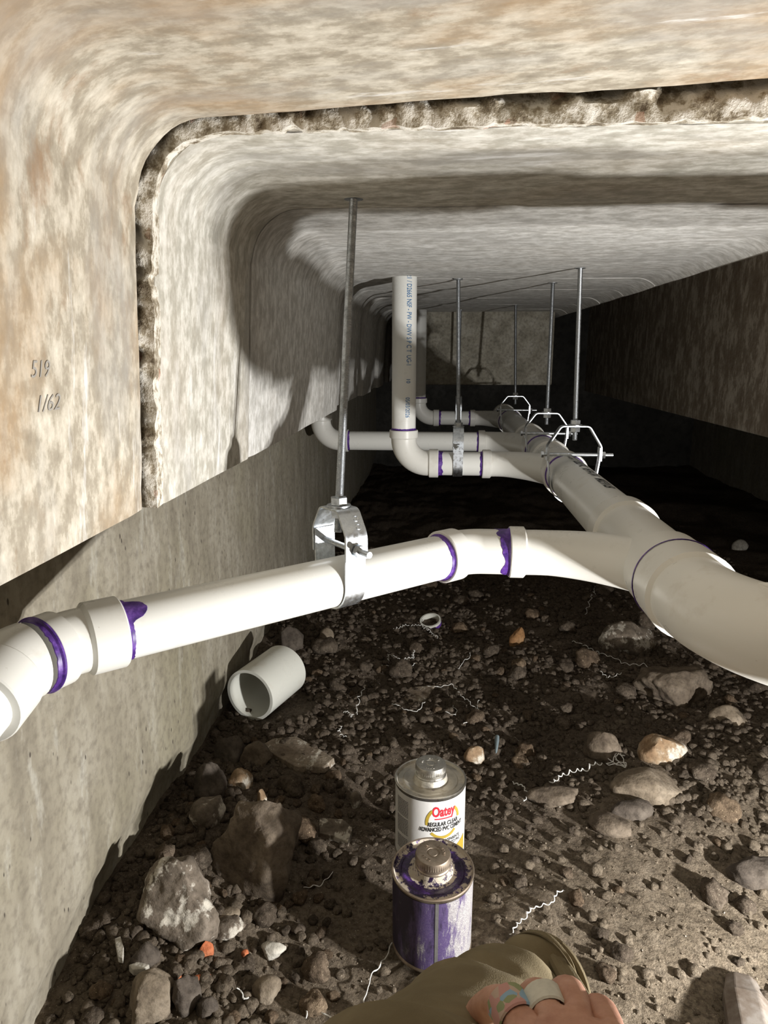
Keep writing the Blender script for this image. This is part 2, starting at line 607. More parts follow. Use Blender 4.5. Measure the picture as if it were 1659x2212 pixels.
be['label'] = 'crumbled pale edge with exposed pebbles along the slab joint'

# foundation wall under the left legs
def make_wall_left():
    mb = MB()
    Y = [-.9 + .03 * i for i in range(200)]
    Z = [-.2 + .02 * i for i in range(47)]
    for y in Y:
        for z in Z:
            x = -.443 + .004 * noise.noise(Vector((1, y * 3, z * 3))) + .0012 * noise.noise(Vector((4, y * 22, z * 22)))
            low = ss(.075, .02, z - gz(-.43, y) + .018 * noise.noise(Vector((2, y * 9, 3))))
            x -= .02 * low
            mb.v.append((x, y, z))
    m = len(Z)
    for i in range(len(Y) - 1):
        for j in range(m - 1):
            a = i * m + j
            mb.f.append((a, a + m, a + m + 1, a + 1))
    b = len(mb.v)
    for y in (Y[0], Y[-1]):
        for z in (Z[0], Z[-1]): mb.v.append((-.62, y, z))
    e = (len(Y) - 1) * m
    mb.f.append(tuple([e * 0 + m - 1 + k * m for k in range(len(Y))] + [b + 3, b + 1]))
    mb.f.append((b, b + 1, b + 3, b + 2))
    mb.f.append(tuple(list(range(m)) + [b + 1, b]))
    mb.f.append(tuple([e + k for k in range(m)] + [b + 3, b + 2]))
    return mb.build('wall_left', M_WALL, None, True, 40)
tag(make_wall_left(), 'pitted grey concrete foundation wall under the slab legs', None, None, 'structure')

def grid_box(name, x0, x1, y0, y1, z0, z1, m, label):
    mb = MB(); mb.box(((x0 + x1) / 2, (y0 + y1) / 2, (z0 + z1) / 2), (x1 - x0, y1 - y0, z1 - z0))
    o = mb.build(name, m, None, False)
    bv = o.modifiers.new('bevel', 'BEVEL'); bv.width = .006; bv.segments = 2
    return tag(o, label, None, None, 'structure')
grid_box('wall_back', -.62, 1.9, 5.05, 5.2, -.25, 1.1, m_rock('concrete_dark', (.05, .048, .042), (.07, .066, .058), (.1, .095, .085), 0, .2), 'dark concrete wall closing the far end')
grid_box('trim_1', -.10, .50, 3.26, 3.38, .645, CEIL + .02, m_rock('concrete_panel', (.26, .24, .19), (.40, .37, .30), (.50, .47, .4), 0, .7, .2), 'mottled concrete cross panel hanging at the far end')
grid_box('wall_right', 1.0, 1.14, -1.0, 5.1, .531, 1.1, M_BEAM, 'rough brown concrete beam face along the right side')
grid_box('wall_outer', 1.75, 1.9, -1.0, 5.1, -.25, 1.1, M_WALL, 'dark concrete wall beyond the right beam')
grid_box('ceiling_upper', .40, 1.9, -1.0, 5.1, 1.085, 1.2, M_BEAM, 'rough concrete above the gap beside the right beam')

# soil floor
def make_floor():
    Y = []
    y = .2
    while y < 5.06:
        Y.append(y)
        y += .0065 if y < 1.5 else min(.05, .0065 + (y - 1.5) * .016)
    Y = [-1.0, -.6, -.3, 0, .1] + Y
    X = [-.47 + .0075 * i for i in range(210)] + [1.12 + .06 * i for i in range(12)]
    mb = MB()
    for yv in Y:
        for x in X: mb.v.append((x, yv, gz_fine(x, yv)))
    m = len(X)
    for i in range(len(Y) - 1):
        for j in range(m - 1):
            a = i * m + j
            mb.f.append((a, a + 1, a + 1 + m, a + m))
    me = bpy.data.meshes.new('floor')
    me.from_pydata(mb.v, [], mb.f)
    me.polygons.foreach_set('use_smooth', [True] * len(me.polygons))
    me.materials.append(M_SOIL)
    me.update()
    o = bpy.data.objects.new('floor', me)
    COL.objects.link(o)
    return tag(o, 'dark brown bare soil floor of the crawl space', None, None, 'structure')
make_floor()

# ------------------------------------------------------------------ pipes
R2, R3 = .03015, .04445
Z2, Z3 = .508, .515
XM = .287

def arc(p0, d0, d1, R, n=10):
    p0, d0, d1 = Vector(p0), Vector(d0).normalized(), Vector(d1).normalized()
    ang = d0.angle(d1)
    ax = d0.cross(d1).normalized()
    side = ax.cross(d0)
    c = p0 + side * R
    A = [c + Matrix.Rotation(ang * i / n, 3, ax) @ (p0 - c) for i in range(n + 1)]
    return [p0 - d0 * .0008] + A + [A[-1] + d1 * .0008]     # straight ends, so that hubs stay in line with the pipes

def pipe(parent, a, b, r, name='pipe', m=None):
    return MB().sweep([a, b], r, 40).build(name, m or M_PVC, parent)

def hub_path(pts, rb, rh, hl0, hl1, seg=40):
    """body radius rb along pts, raised hubs of given length at the ends"""
    pts = [Vector(p) for p in pts]
    P, Rr = [], []
    d0 = (pts[1] - pts[0]).normalized(); d1 = (pts[-1] - pts[-2]).normalized()
    e = .0035
    if hl0:
        P += [pts[0] - d0 * hl0, pts[0] - d0 * (hl0 - .0015), pts[0] - d0 * e, pts[0]]; Rr += [rh - .0012, rh, rh, rb]
    else:
        P += [pts[0]]; Rr += [rb]
    for p in pts[1:-1]: P.append(p); Rr.append(rb)
    if hl1:
        P += [pts[-1], pts[-1] + d1 * e, pts[-1] + d1 * (hl1 - .0015), pts[-1] + d1 * hl1]; Rr += [rb, rh, rh, rh - .0012]
    else:
        P += [pts[-1]]; Rr += [rb]
    return MB().sweep(P, Rr, seg), P[0], -d0, P[-1], d1

def primer(parent, c, axis, r, w0, w1, seed, smear=None):
    """painted ring of primer around a pipe where it enters a socket, ragged on the pipe side"""
    axis = Vector(axis).normalized()
    u = Vector((0, 0, 1)) if abs(axis.z) < .9 else Vector((0, 1, 0))
    u = (u - axis * u.dot(axis)).normalized(); w = axis.cross(u)
    mb = MB(); n = 72
    for k in range(n):
        a = 2 * PI * k / n
        d = u * math.cos(a) + w * math.sin(a)
        ex = w0 + .0025 + (w1 - w0) * (.5 + .7 * noise.noise(Vector((math.cos(a) * 2.2, math.sin(a) * 2.2, seed)))) + .0012 * noise.noise(Vector((math.cos(a) * 12, math.sin(a) * 12, seed)))
        if smear:
            for (sa, sw, sl) in smear:
                q = abs((a - sa + PI) % (2 * PI) - PI)
                if q < sw: ex += sl * (1 - (q / sw) ** 2) ** .5
        for off, rr in ((-.0015, r + .0022), (.0006, r + .0024), (.0022, r + .0008), (max(ex, .003), r + .0005), (max(ex, .003) + .0005, r - .0003)):
            mb.v.append(tuple(Vector(c) + axis * off + d * rr))
    for k in range(n):
        for j in range(4):
            a, b = k * 5 + j, ((k + 1) % n) * 5 + j
            mb.f.append((a, a + 1, b + 1, b))
    return mb.build('primer_ring', M_PRIMER, parent)

def fitting(parent, name, pts, rb, rh, hl0, hl1, prim=(), m=None):
    mb, a, da, b, db = hub_path(pts, rb, rh, hl0, hl1)
    o = mb.build(name, m or M_PVC_FIT, parent, True, 30)
    for (end, r, w0, w1, seed, smear) in prim:
        c, d = (a, da) if end == 0 else (b, db)
        primer(o, c, d, r, w0, w1, seed, smear)
    return o, a, da, b, db

X_, Y_, Z_ = Vector((1, 0, 0)), Vector((0, 1, 0)), Vector((0, 0, 1))

def on_pipe(p0, axis, ref, r, up=1):
    """text running along axis from p0, letters wrapped around the pipe; ref = direction out of the surface"""
    p0, axis, ref = Vector(p0), Vector(axis).normalized(), Vector(ref)
    ref = (ref - axis * ref.dot(axis)).normalized()
    side = ref.cross(axis) * up
    def fn(x, y):
        a = y / r
        return p0 + axis * x + (ref * math.cos(a) + side * math.sin(a)) * (r + .0004)
    return fn

# --- main line, 3 in
main = tag(empty('main_drain_pipe', (XM, .9, .35)), 'thick white main drain pipe running into the crawl space with a wide elbow', 'drain pipe')
main.location = (0, 0, 0)
RH3, RB3 = .0515, .0462
RH2, RB2 = .0362, .0318

def wye(parent, yn, yf, yb, xb, smear_seed, near_ring=True):
    """combination wye: run along Y from yn (near) to yf, swept branch leaving left and ending along -X at xb, yb"""
    o = empty('wye_fitting'); o.parent = parent
    run = MB()
    hl = .045
    P = [(XM, yn, Z3), (XM, yn + .0015, Z3), (XM, yn + hl - .004, Z3), (XM, yn + hl, Z3), (XM, yf - hl, Z3), (XM, yf - hl + .004, Z3), (XM, yf - .0015, Z3), (XM, yf, Z3)]
    run.sweep(P, [RH3 - .001, RH3, RH3, RB3, RB3, RH3, RH3, RH3 - .001], 48)
    r = run.build('run_body', M_PVC_FIT, o, True, 30)
    d0 = Vector((-1, 1, 0)).normalized()
    pa = Vector((XM + .01, yn + .045, Z2 + .003))
    # swept branch: 45 deg off the run, easing to -X
    dy = yb - pa.y
    n = 16; pts = []
    xe = xb
    for i in range(n + 1):
        t = i / n
        x = pa.x + (xe - pa.x) * t
        y = pa.y + dy * (1 - (1 - t) ** 2.1)
        pts.append(Vector((x, y, pa.z + (Z2 - pa.z) * t)))
    rad = [RB3 * .82 + (RB2 - RB3 * .82) * min(1, i / n * 1.25) for i in range(n + 1)]
    e = pts[-1]
    pts += [e + Vector((-.0035, 0, 0)), e + Vector((-.022, 0, 0)), e + Vector((-.0235, 0, 0))]
    rad += [RH2, RH2, RH2 - .001]
    br = MB().sweep(pts, rad, 40).build('branch_body', M_PVC_FIT, o, True, 30)
    primer(r, (XM, yn, Z3), -Y_, R3, .002, .004, smear_seed)
    if near_ring: primer(r, (XM, yf, Z3), Y_, R3, .0, .002, smear_seed + 3)
    return o, br, e + Vector((-.0235, 0, 0))

w1, w1b, b1 = wye(main, .838, 1.105, .975, .125, 1.1)
primer(w1b, b1, -X_, RB2, .002, .010, 2.2, [(0.2, .8, .008), (5.6, .5, .006)])
w2, w2b, b2 = wye(main, 1.60, 1.865, 1.80, .135, 2.1)
primer(w2b, b2, -X_, R2, .001, .006, 4.2)
w3, w3b, b3 = wye(main, 1.99, 2.31, 2.27, .15, 3.1)
primer(w3b, b3, -X_, R2, .001, .004, 6.2)
w4, w4b, b4 = wye(main, 2.90, 3.2, 3.13, .16, 4.1)
primer(w4b, b4, -X_, R2, .001, .006, 7.2)
# elbow sweeping to the right under the slab, then the run leaving the frame
el = arc((XM, .775, Z3), -Y_, X_, .165, 22)
elb, ea, eda, eb, edb = fitting(main, 'sweep_elbow', el, RB3 + .0012, RH3 + .001, .055, .05)
primer(elb, (XM, .8315, Z3), Y_, RH3 - .0004, .001, .002, 9.4)
pipe(main, (XM, 1.09, Z3), (XM, 1.62, Z3), R3)
pipe(main, (XM, 1.85, Z3), (XM, 2.0, Z3), R3)
pipe(main, (XM, 2.3, Z3), (XM, 2.92, Z3), R3)
pipe(main, (eb.x - .03, eb.y, Z3), (.985, eb.y, Z3), R3)
MB().sweep([(.62, eb.y, Z3), (.622, eb.y, Z3), (.70, eb.y, Z3), (.702, eb.y, Z3)], [RH3 - .001, RH3, RH3, RH3 - .001], 40).build('coupling', M_PVC_FIT, main)
# mould flash rib on the elbow
rib = MB()
rp = [el[i] + Vector((0, 0, RB3 + .0008)) for i in range(9, 16)]
rib.sweep(rp, [.001, .0045, .005, .005, .005, .0045, .001], 10).build('mould_rib', M_PVC_FIT, elb)
TX = Vector((-.06, 0, 1))
text_part('printed_text', 'ASTM D2665 PVC', .011, M_INK_BLACK, main, on_pipe((XM, 1.60, Z3), -Y_, Vector((.2, 0, 1)), R3), fit=.075)
text_part('printed_text', 'SCH 40 DWV', .011, M_INK_BLACK, main, on_pipe((XM, 1.595, Z3), -Y_, Vector((-.08, 0, 1)), R3), fit=.06)
text_part('printed_text', 'D2665 PVC', .027, M_INK_BLACK, main, on_pipe((XM, 1.515, Z3), -Y_, TX, R3), fit=.075)
text_part('printed_text', 'NSF-PW-DWV', .027, M_INK_BLACK, main, on_pipe((XM, 1.42, Z3), -Y_, TX, R3), fit=.095)
text_part('printed_text', 'MADE IN USA', .027, M_INK_BLACK, main, on_pipe((XM, 1.30, Z3), -Y_, TX, R3), fit=.095)

# --- near branch, 2 in
nb = tag(empty('branch_drain_pipe'), 'brightly lit white branch pipe slanting across the foreground to the left wall', 'drain pipe')
dirb = Vector((-.045 + .313, .874 - .631, 0)).normalized() * -1
c1 = Vector((.045, b1.y, Z2))                         # corner where the bend sits
bl = .012
bend = arc(c1 - Vector((-.02, 0, 0)), -X_, dirb, .055, 10)
bend[-1] = bend[-1]
bfit, ba, bda, bb, bdb = fitting(nb, 'bend_fitting', bend, RB2, RH2, .0, .03, [(1, R2, .002, .005, 3.3, [(3.3, .12, .014)])])
pipe(nb, b1 + Vector((.012, 0, 0)), bend[0] + Vector((-.004, 0, 0)), RB2, 'spigot', M_PVC_FIT)
end_l = Vector((-.318, bb.y + (-.318 - bb.x) / dirb.x * dirb.y, Z2))
pipe(nb, bb - dirb * .02, end_l + dirb * .02, R2)
BR_A, BR_B = bb, end_l
dir2 = Matrix.Rotation(math.radians(24), 3, 'Z') @ dirb
lb = arc(end_l + dirb * .034, dirb, dir2, .05, 8)
lfit, la, lda, lbb, ldb = fitting(nb, 'bend_fitting', lb, RB2, RH2, .036, .022, [(0, R2, .002, .004, 5.3, [(.55, .42, .017)]), ])
dir3 = (dir2 * .75 + Vector((.35, -.65, -.25))).normalized()
ob = arc(lbb + dir2 * .014, dir2, dir3, .06, 10)
of, oa, oda, obb, odb = fitting(nb, 'elbow_fitting', ob, RH2 - .0005, RH2 + .002, .0, .04)
primer(of, lbb + dir2 * .001, dir2, RH2 - .0015, .002, .005, 8.8)
MB().sweep([p + Vector((.6, -.6, .45)).normalized() * (RH2 - .0012) for p in ob[1:10]], [.0008, .004, .0045, .005, .005, .005, .0045, .004, .0008], 8).build('mould_rib', M_PVC_FIT, of)
pipe(nb, obb - odb * .01, obb + odb * .3 , R2)
text_part('printed_text', 'A      MADE IN USA', .0115, M_INK_BLUE, nb, on_pipe(end_l - dirb * .045, -dirb, Vector((.05, .75, 1)), R2), sx=1.0)

# --- branch with the printed riser
rb_ = tag(empty('riser_drain_pipe'), 'white vertical drain pipe with blue lettering dropping from the ceiling into an elbow', 'drain pipe')
XR = -.088
EA = arc((XR + .062, b2.y, Z2), -X_, Z_, .062, 14)
ef, a_, da_, b_, db_ = fitting(rb_, 'elbow_fitting', EA, RB2, RH2, .026, .022, [(0, R2, .003, .012, 1.9, [(3.5, .5, .006)]), (1, R2, .001, .003, 2.9, None)])
pipe(rb_, b2 + Vector((.012, 0, 0)), a_ + Vector((-.012, 0, 0)), R2)
pipe(rb_, (XR, b2.y, b_.z - .012), (XR, b2.y, CEIL + .06), R2)
RT = Vector((.26, -1, 0))
text_part('printed_text', '21 / D2665 NSF - PW - DWV S P C T  UG-1', .0175, M_INK_BLUE, rb_, on_pipe((XR, b2.y, .966), -Z_, RT, R2), fit=.212, bold=.01)
text_part('printed_text', '10', .0145, M_INK_BLUE, rb_, on_pipe((XR, b2.y, .722), -Z_, RT, R2), fit=.0095, bold=.01)
text_part('printed_text', '05/03/2026', .0150, M_INK_BLUE, rb_, on_pipe((XR, b2.y, .676), -Z_, Vector((.2, -1, 0)), R2), fit=.05, bold=.01)

# --- second branch, elbow behind the left leg
sb = tag(empty('branch_drain_pipe'), 'white branch pipe behind the riser, its elbow turning up behind the left leg', 'drain pipe')
XB = -.378
EB = arc((XB + .062, b3.y, Z2), -X_, Z_, .062, 14)
ef2, a2, da2, bb2, db2 = fitting(sb, 'elbow_fitting', EB, RB2, RH2, .026, .022, [(0, R2, .001, .005, 4.9, None)])
pipe(sb, b3 + Vector((.012, 0, 0)), a2 + Vector((-.012, 0, 0)), R2)
pipe(sb, (XB, b3.y, bb2.z - .012), (XB, b3.y, .95), R2)

# --- far branch with its riser
fb = tag(empty('riser_drain_pipe'), 'dim farthest white riser and elbow beyond the printed riser', 'drain pipe')
XF = -.088
EF = arc((XF + .062, b4.y, Z2), -X_, Z_, .062, 14)
ef3, a3, da3, bb3, db3 = fitting(fb, 'elbow_fitting', EF, RB2, RH2, .026, .022, [(0, R2, .003, .009, 5.9, None), (1, R2, .001, .004, 6.9, None)])
pipe(fb, b4 + Vector((.012, 0, 0)), a3 + Vector((-.012, 0, 0)), R2)
pipe(fb, (XF, b4.y, bb3.z - .012), (XF, b4.y, CEIL + .03), R2)

# ------------------------------------------------------------------ clevis hangers
def rod_mesh(p0, p1, r=.0052, pitch=.0016, seg=14):
    p0, p1 = Vector(p0), Vector(p1)
    L = (p1 - p0).length; n = int(L / pitch * 2)
    pts = [p0.lerp(p1, i / n) for i in range(n + 1)]
    return MB().sweep(pts, [r if i % 2 else r * .84 for i in range(n + 1)], seg)

def clevis(label, c, ang, r, hw, ht, hb, sw, rod_top, group='pipe hangers'):
    """hanger around a pipe centred at c, pipe axis at angle ang; hw half width, ht yoke top, hb bolt height, sw strap width"""
    root = tag(empty('pipe_hanger', c, (0, 0, ang)), label, 'hanger', group)
    th = .0024
    k = hw * .52
    yk = [(-hw, hb - .012), (-hw, hb + .012)]
    def bend_pts(a, b, c_, rr=.006):
        a, b, c_ = Vector(a), Vector(b), Vector(c_)
        d1, d2 = (a - b).normalized(), (c_ - b).normalized()
        q0, q2 = b + d1 * rr, b + d2 * rr
        return [tuple((1 - t) ** 2 * q0 + 2 * t * (1 - t) * b + t * t * q2) for t in (0, .25, .5, .75, 1)]
    A = [(-hw, hb - .012), (-hw, hb + .018), (-k, ht), (k, ht), (hw, hb + .018), (hw, hb - .012)]
    path = [A[0]]
    for i in range(1, 5): path += bend_pts(A[i - 1], A[i], A[i + 1])
    path.append(A[-1])
    MB().strip(path, sw, th).build('yoke', M_ZINC, root, True, 30)
    hw2 = hw - th * 1.1
    ri = r + th * .6
    low = [(-hw2, hb + .016), (-hw2, hb - .01)]
    for i in range(25):
        a = PI + PI * i / 24
        low.append((min(hw2, ri * 1.02) * math.cos(a), ri * math.sin(a)))
    low += [(hw2, hb - .01), (hw2, hb + .016)]
    MB().strip(low, sw * .92, th).build('strap', M_ZINC, root, True, 30)
    bo = MB()
    bo.sweep([(0, -hw - .006, hb), (0, hw + .026, hb)], .0038, 14)
    bolt = bo.build('bolt', M_ZINC, root)
    mh = Matrix.Translation((0, -hw - .007, hb)) @ Matrix.Rotation(PI / 2, 4, 'X')
    MB().hexa(mh, .0075, .005).build('bolt_head', M_ZINC, bolt, False)
    mn = Matrix.Translation((0, hw + .0095, hb)) @ Matrix.Rotation(PI / 2, 4, 'X')
    MB().hexa(mn, .0078, .0065).build('nut', M_ZINC, bolt, False)
    MB().hexa(Matrix.Translation((0, 0, ht + .004)), .0105, .0085).build('nut', M_ZINC, root, False)
    MB().hexa(Matrix.Translation((0, 0, ht - .0115)), .0105, .0085).build('nut', M_ZINC, root, False)
    MB().lathe([(.0052, ht + .0015), (.0145, ht + .0015), (.0145, ht + .0035), (.0052, ht + .0035)], 28).build('washer', M_ZINC, root)
    loc = Matrix.Rotation(-ang, 3, 'Z') @ (Vector(rod_top) - Vector(c))
    d = (loc - Vector((0, 0, ht))).normalized()
    rod_mesh(Vector((0, 0, ht)) - d * .03, loc).build('threaded_rod', M_ROD, root, True, 20)
    MB().lathe([(.0048, loc.z - .0012), (.0115, loc.z - .0012), (.0115, loc.z + .004), (.0048, loc.z + .004)], 20,
               Matrix.Translation((loc.x, loc.y, 0))).build('anchor_collar', M_ROD, root)
    return root

ab = math.atan2(dirb.y, dirb.x)
hc = BR_A + (BR_B - BR_A) * ((-.118 - BR_A.x) / (BR_B.x - BR_A.x))
hg = clevis('bright zinc pipe hanger on the foreground branch pipe', hc, ab, R2, .0355, .092, .046, .031, (-.106, .905, CEIL), 'zinc pipe hangers')
# stamped marks on the hanger yoke
k_ = .0355 * .52
pa_, pb_ = Vector((0, .0355, .064)), Vector((0, k_, .092))
tt = (pb_ - pa_).normalized(); nn = Vector((0, tt.z, -tt.y))
for f_, du in ((.3, -.006), (.62, -.006)):
    cm = pa_.lerp(pb_, f_) + nn * .0014 + Vector((du, 0, 0))
    MB().sweep([cm + (Vector((1, 0, 0)) * math.cos(a) + tt * math.sin(a)) * .0032 for a in [2 * PI * i / 20 for i in range(21)]], .0005, 6).build('stamped_mark', M_ZINC, hg)
clevis('zinc pipe hanger nearest the camera on the thick main pipe', (XM - .002, 1.515, Z3), -PI / 2, R3, .0555, .118, .058, .024, (.300, 1.64, CEIL), 'zinc pipe hangers')
clevis('zinc pipe hanger on the main pipe, second from the camera', (XM, 1.925, Z3), -PI / 2, R3, .0555, .112, .058, .024, (.292, 1.97, CEIL), 'zinc pipe hangers')
clevis('small distant zinc pipe hanger at the far end of the main pipe', (XM, 2.74, Z3), -PI / 2, R3, .0555, .11, .058, .024, (.284, 2.83, CEIL), 'zinc pipe hangers')
clevis('zinc pipe hanger on the short pipe between printed riser and main pipe', (.05, b2.y, Z2), PI, R2, .0355, .092, .046, .026, (.043, 1.86, CEIL), 'zinc pipe hangers')
clevis('dark distant pipe hanger on the farthest branch pipe', (.085, b4.y, Z2), PI, R2, .0355, .092, .046, .026, (.085, 3.14, CEIL), 'zinc pipe hangers')

# ------------------------------------------------------------------ loose offcuts
so = MB()
so.lathe([(.057, 0), (.057, .135), (.0505, .135), (.0505, 0), (.057, 0)], 64)
stub = so.build('pipe_offcut', M_PVC_IN, None, True, 30)
sp = at(542, 1560)
sp.z = gz(sp.x, sp.y) + .062
ax = Vector((.34, .94, .02)).normalized()
stub.matrix_world = Matrix.Translation(sp) @ ax.to_track_quat('Z', 'Y').to_matrix().to_4x4()
tag(stub, 'short open white pipe offcut lying on the soil against the left wall', 'pipe offcut')

rg = empty('pipe_ring')
p = at(930, 1352, .012)
mbr = MB(); mbr.lathe([(.0303, -.008), (.0303, .008), (.026, .008), (.026, -.008), (.0303, -.008)], 48)
o = mbr.build('ring', M_PVC_IN, rg, True, 30)
mbp = MB(); mbp.lathe([(.0306, -.0078), (.0307, -.0015), (.0306, .001)], 48)
mbp.build('primer_stain', M_PRIMER, rg)
rg.location = p
rg.rotation_euler = (math.radians(18), math.radians(-8), 0)
tag(rg, 'thin cut pipe ring with purple primer lying on the soil', 'pipe ring')

# ------------------------------------------------------------------ cans
def m_tin_dirty():
    m, nt, b = mat('can_lid_dirty', .4, .85)
    v = coords(nt)
    a = nz(nt, v, 45, 5, .7); w = nz(nt, v, 120, 4, .7)
    c = ramp(nt, a, [(.35, (.5, .48, .43)), (.55, (.62, .58, .5)), (.7, (.42, .36, .27))])
    c = mix(nt, ramp(nt, w, [(.64, 0), (.7, .8)]), c, (.13, .08, .14))
    nt.links.new(c, b.inputs['Base Color'])
    nt.links.new(ramp(nt, a, [(.4, .9), (.65, .35)]), b.inputs['Metallic'])
    nt.links.new(ramp(nt, a, [(.4, .28), (.7, .7)]), b.inputs['Roughness'])
    bump(nt, b, w, .2, .001)
    return m
M_LID = m_tin_dirty()

def m_can_label():
    m, nt, b = mat('can_paper_label', .45, 0, .4)
    v = coords(nt)
    a = nz(nt, v, 60, 4, .7)
    c = mix(nt, ramp(nt, a, [(.64, 0), (.72, .6)]), (.62, .61, .59), (.32, .25, .37))
    nt.links.new(c, b.inputs['Base Color'])
    bump(nt, b, nz(nt, v, 35, 3, .6), .15, .002)
    return m
M_LABEL = m_can_label()

def m_purple_lid():
    m, nt, b = mat('primer_stained_lid', .55, 0, .5)
    v = coords(nt)
    a = nz(nt, v, 26, 6, .75)
    sp_ = nz(nt, v, 160, 4, .75)
    tc = N(nt, 'ShaderNodeTexCoord'); sx = N(nt, 'ShaderNodeSeparateXYZ'); nt.links.new(tc.outputs['Object'], sx.inputs[0])
    ln = N(nt, 'ShaderNodeVectorMath', operation='LENGTH')
    cx = N(nt, 'ShaderNodeCombineXYZ'); nt.links.new(sx.outputs[0], cx.inputs[0]); nt.links.new(sx.outputs[1], cx.inputs[1])
    nt.links.new(cx.outputs[0], ln.inputs[0])
    rr = ramp(nt, ln.outputs['Value'], [(.022, .85), (.031, .8), (.034, .05), (.041, .05), (.044, .72), (.051, .7)])
    ad = N(nt, 'ShaderNodeMath', operation='MULTIPLY'); nt.links.new(rr, ad.inputs[0]); nt.links.new(ramp(nt, a, [(.36, .3), (.6, 1.25)]), ad.inputs[1])
    ad2 = N(nt, 'ShaderNodeMath', operation='MULTIPLY'); nt.links.new(ad.outputs[0], ad2.inputs[0]); nt.links.new(ramp(nt, sp_, [(.3, .45), (.55, 1.2)]), ad2.inputs[1])
    pur = ramp(nt, a, [(.35, (.008, .004, .016)), (.55, (.03, .012, .06)), (.68, (.12, .05, .28))])
    c = mix(nt, ramp(nt, ad2.outputs[0], [(.56, 0), (.68, 1)]), pur, (.46, .40, .32))
    nt.links.new(c, b.inputs['Base Color'])
    nt.links.new(ramp(nt, ad2.outputs[0], [(.4, .25), (.6, .9)]), b.inputs['Roughness'])
    bump(nt, b, sp_, .5, .0015)
    return m

def m_purple_body():
    m, nt, b = mat('primer_stained_label', .5, 0, .45)
    v = coords(nt)
    tc = N(nt, 'ShaderNodeTexCoord'); sx = N(nt, 'ShaderNodeSeparateXYZ'); nt.links.new(tc.outputs['Object'], sx.inputs[0])
    drip = nz(nt, coords(nt, 'Object', (1, 1, .22)), 46, 6, .72)
    a = nz(nt, v, 40, 5, .7)
    # rows of tiny illegible print
    wv = N(nt, 'ShaderNodeMath', operation='SINE'); ml = N(nt, 'ShaderNodeMath', operation='MULTIPLY'); ml.inputs[1].default_value = 2600.0
    nt.links.new(sx.outputs[2], ml.inputs[0]); nt.links.new(ml.outputs[0], wv.inputs[0])
    pr = nz(nt, coords(nt, 'Object', (900, 900, 420)), 1, 1, .5)
    pm = N(nt, 'ShaderNodeMath', operation='MULTIPLY'); nt.links.new(ramp(nt, wv.outputs[0], [(.2, 0), (.4, 1)]), pm.inputs[0]); nt.links.new(ramp(nt, pr, [(.42, 0), (.5, 1)]), pm.inputs[1])
    paper = mix(nt, pm.outputs[0], (.36, .345, .34), (.10, .085, .11))
    # bias: clean paper on the right side (+x), heavily stained to the left
    bx = N(nt, 'ShaderNodeMath', operation='MULTIPLY_ADD'); nt.links.new(sx.outputs[0], bx.inputs[0]); bx.inputs[1].default_value = -3.6; bx.inputs[2].default_value = -.02
    st = N(nt, 'ShaderNodeMath', operation='ADD'); nt.links.new(bx.outputs[0], st.inputs[0]); nt.links.new(drip, st.inputs[1])
    c = mix(nt, ramp(nt, st.outputs[0], [(.36, 0), (.44, .85)]), paper, (.045, .018, .11))
    c = mix(nt, ramp(nt, st.outputs[0], [(.5, 0), (.62, .9)]), c, (.014, .010, .022))
    c = mix(nt, ramp(nt, a, [(.62, 0), (.72, .4)]), c, (.24, .22, .22))
    nt.links.new(c, b.inputs['Base Color'])
    bump(nt, b, a, .2, .001)
    return m
M_PLID, M_PBODY = m_purple_lid(), m_purple_body()
M_RUST = m_zinc('rusty_cap', (.40, .33, .26), .5)

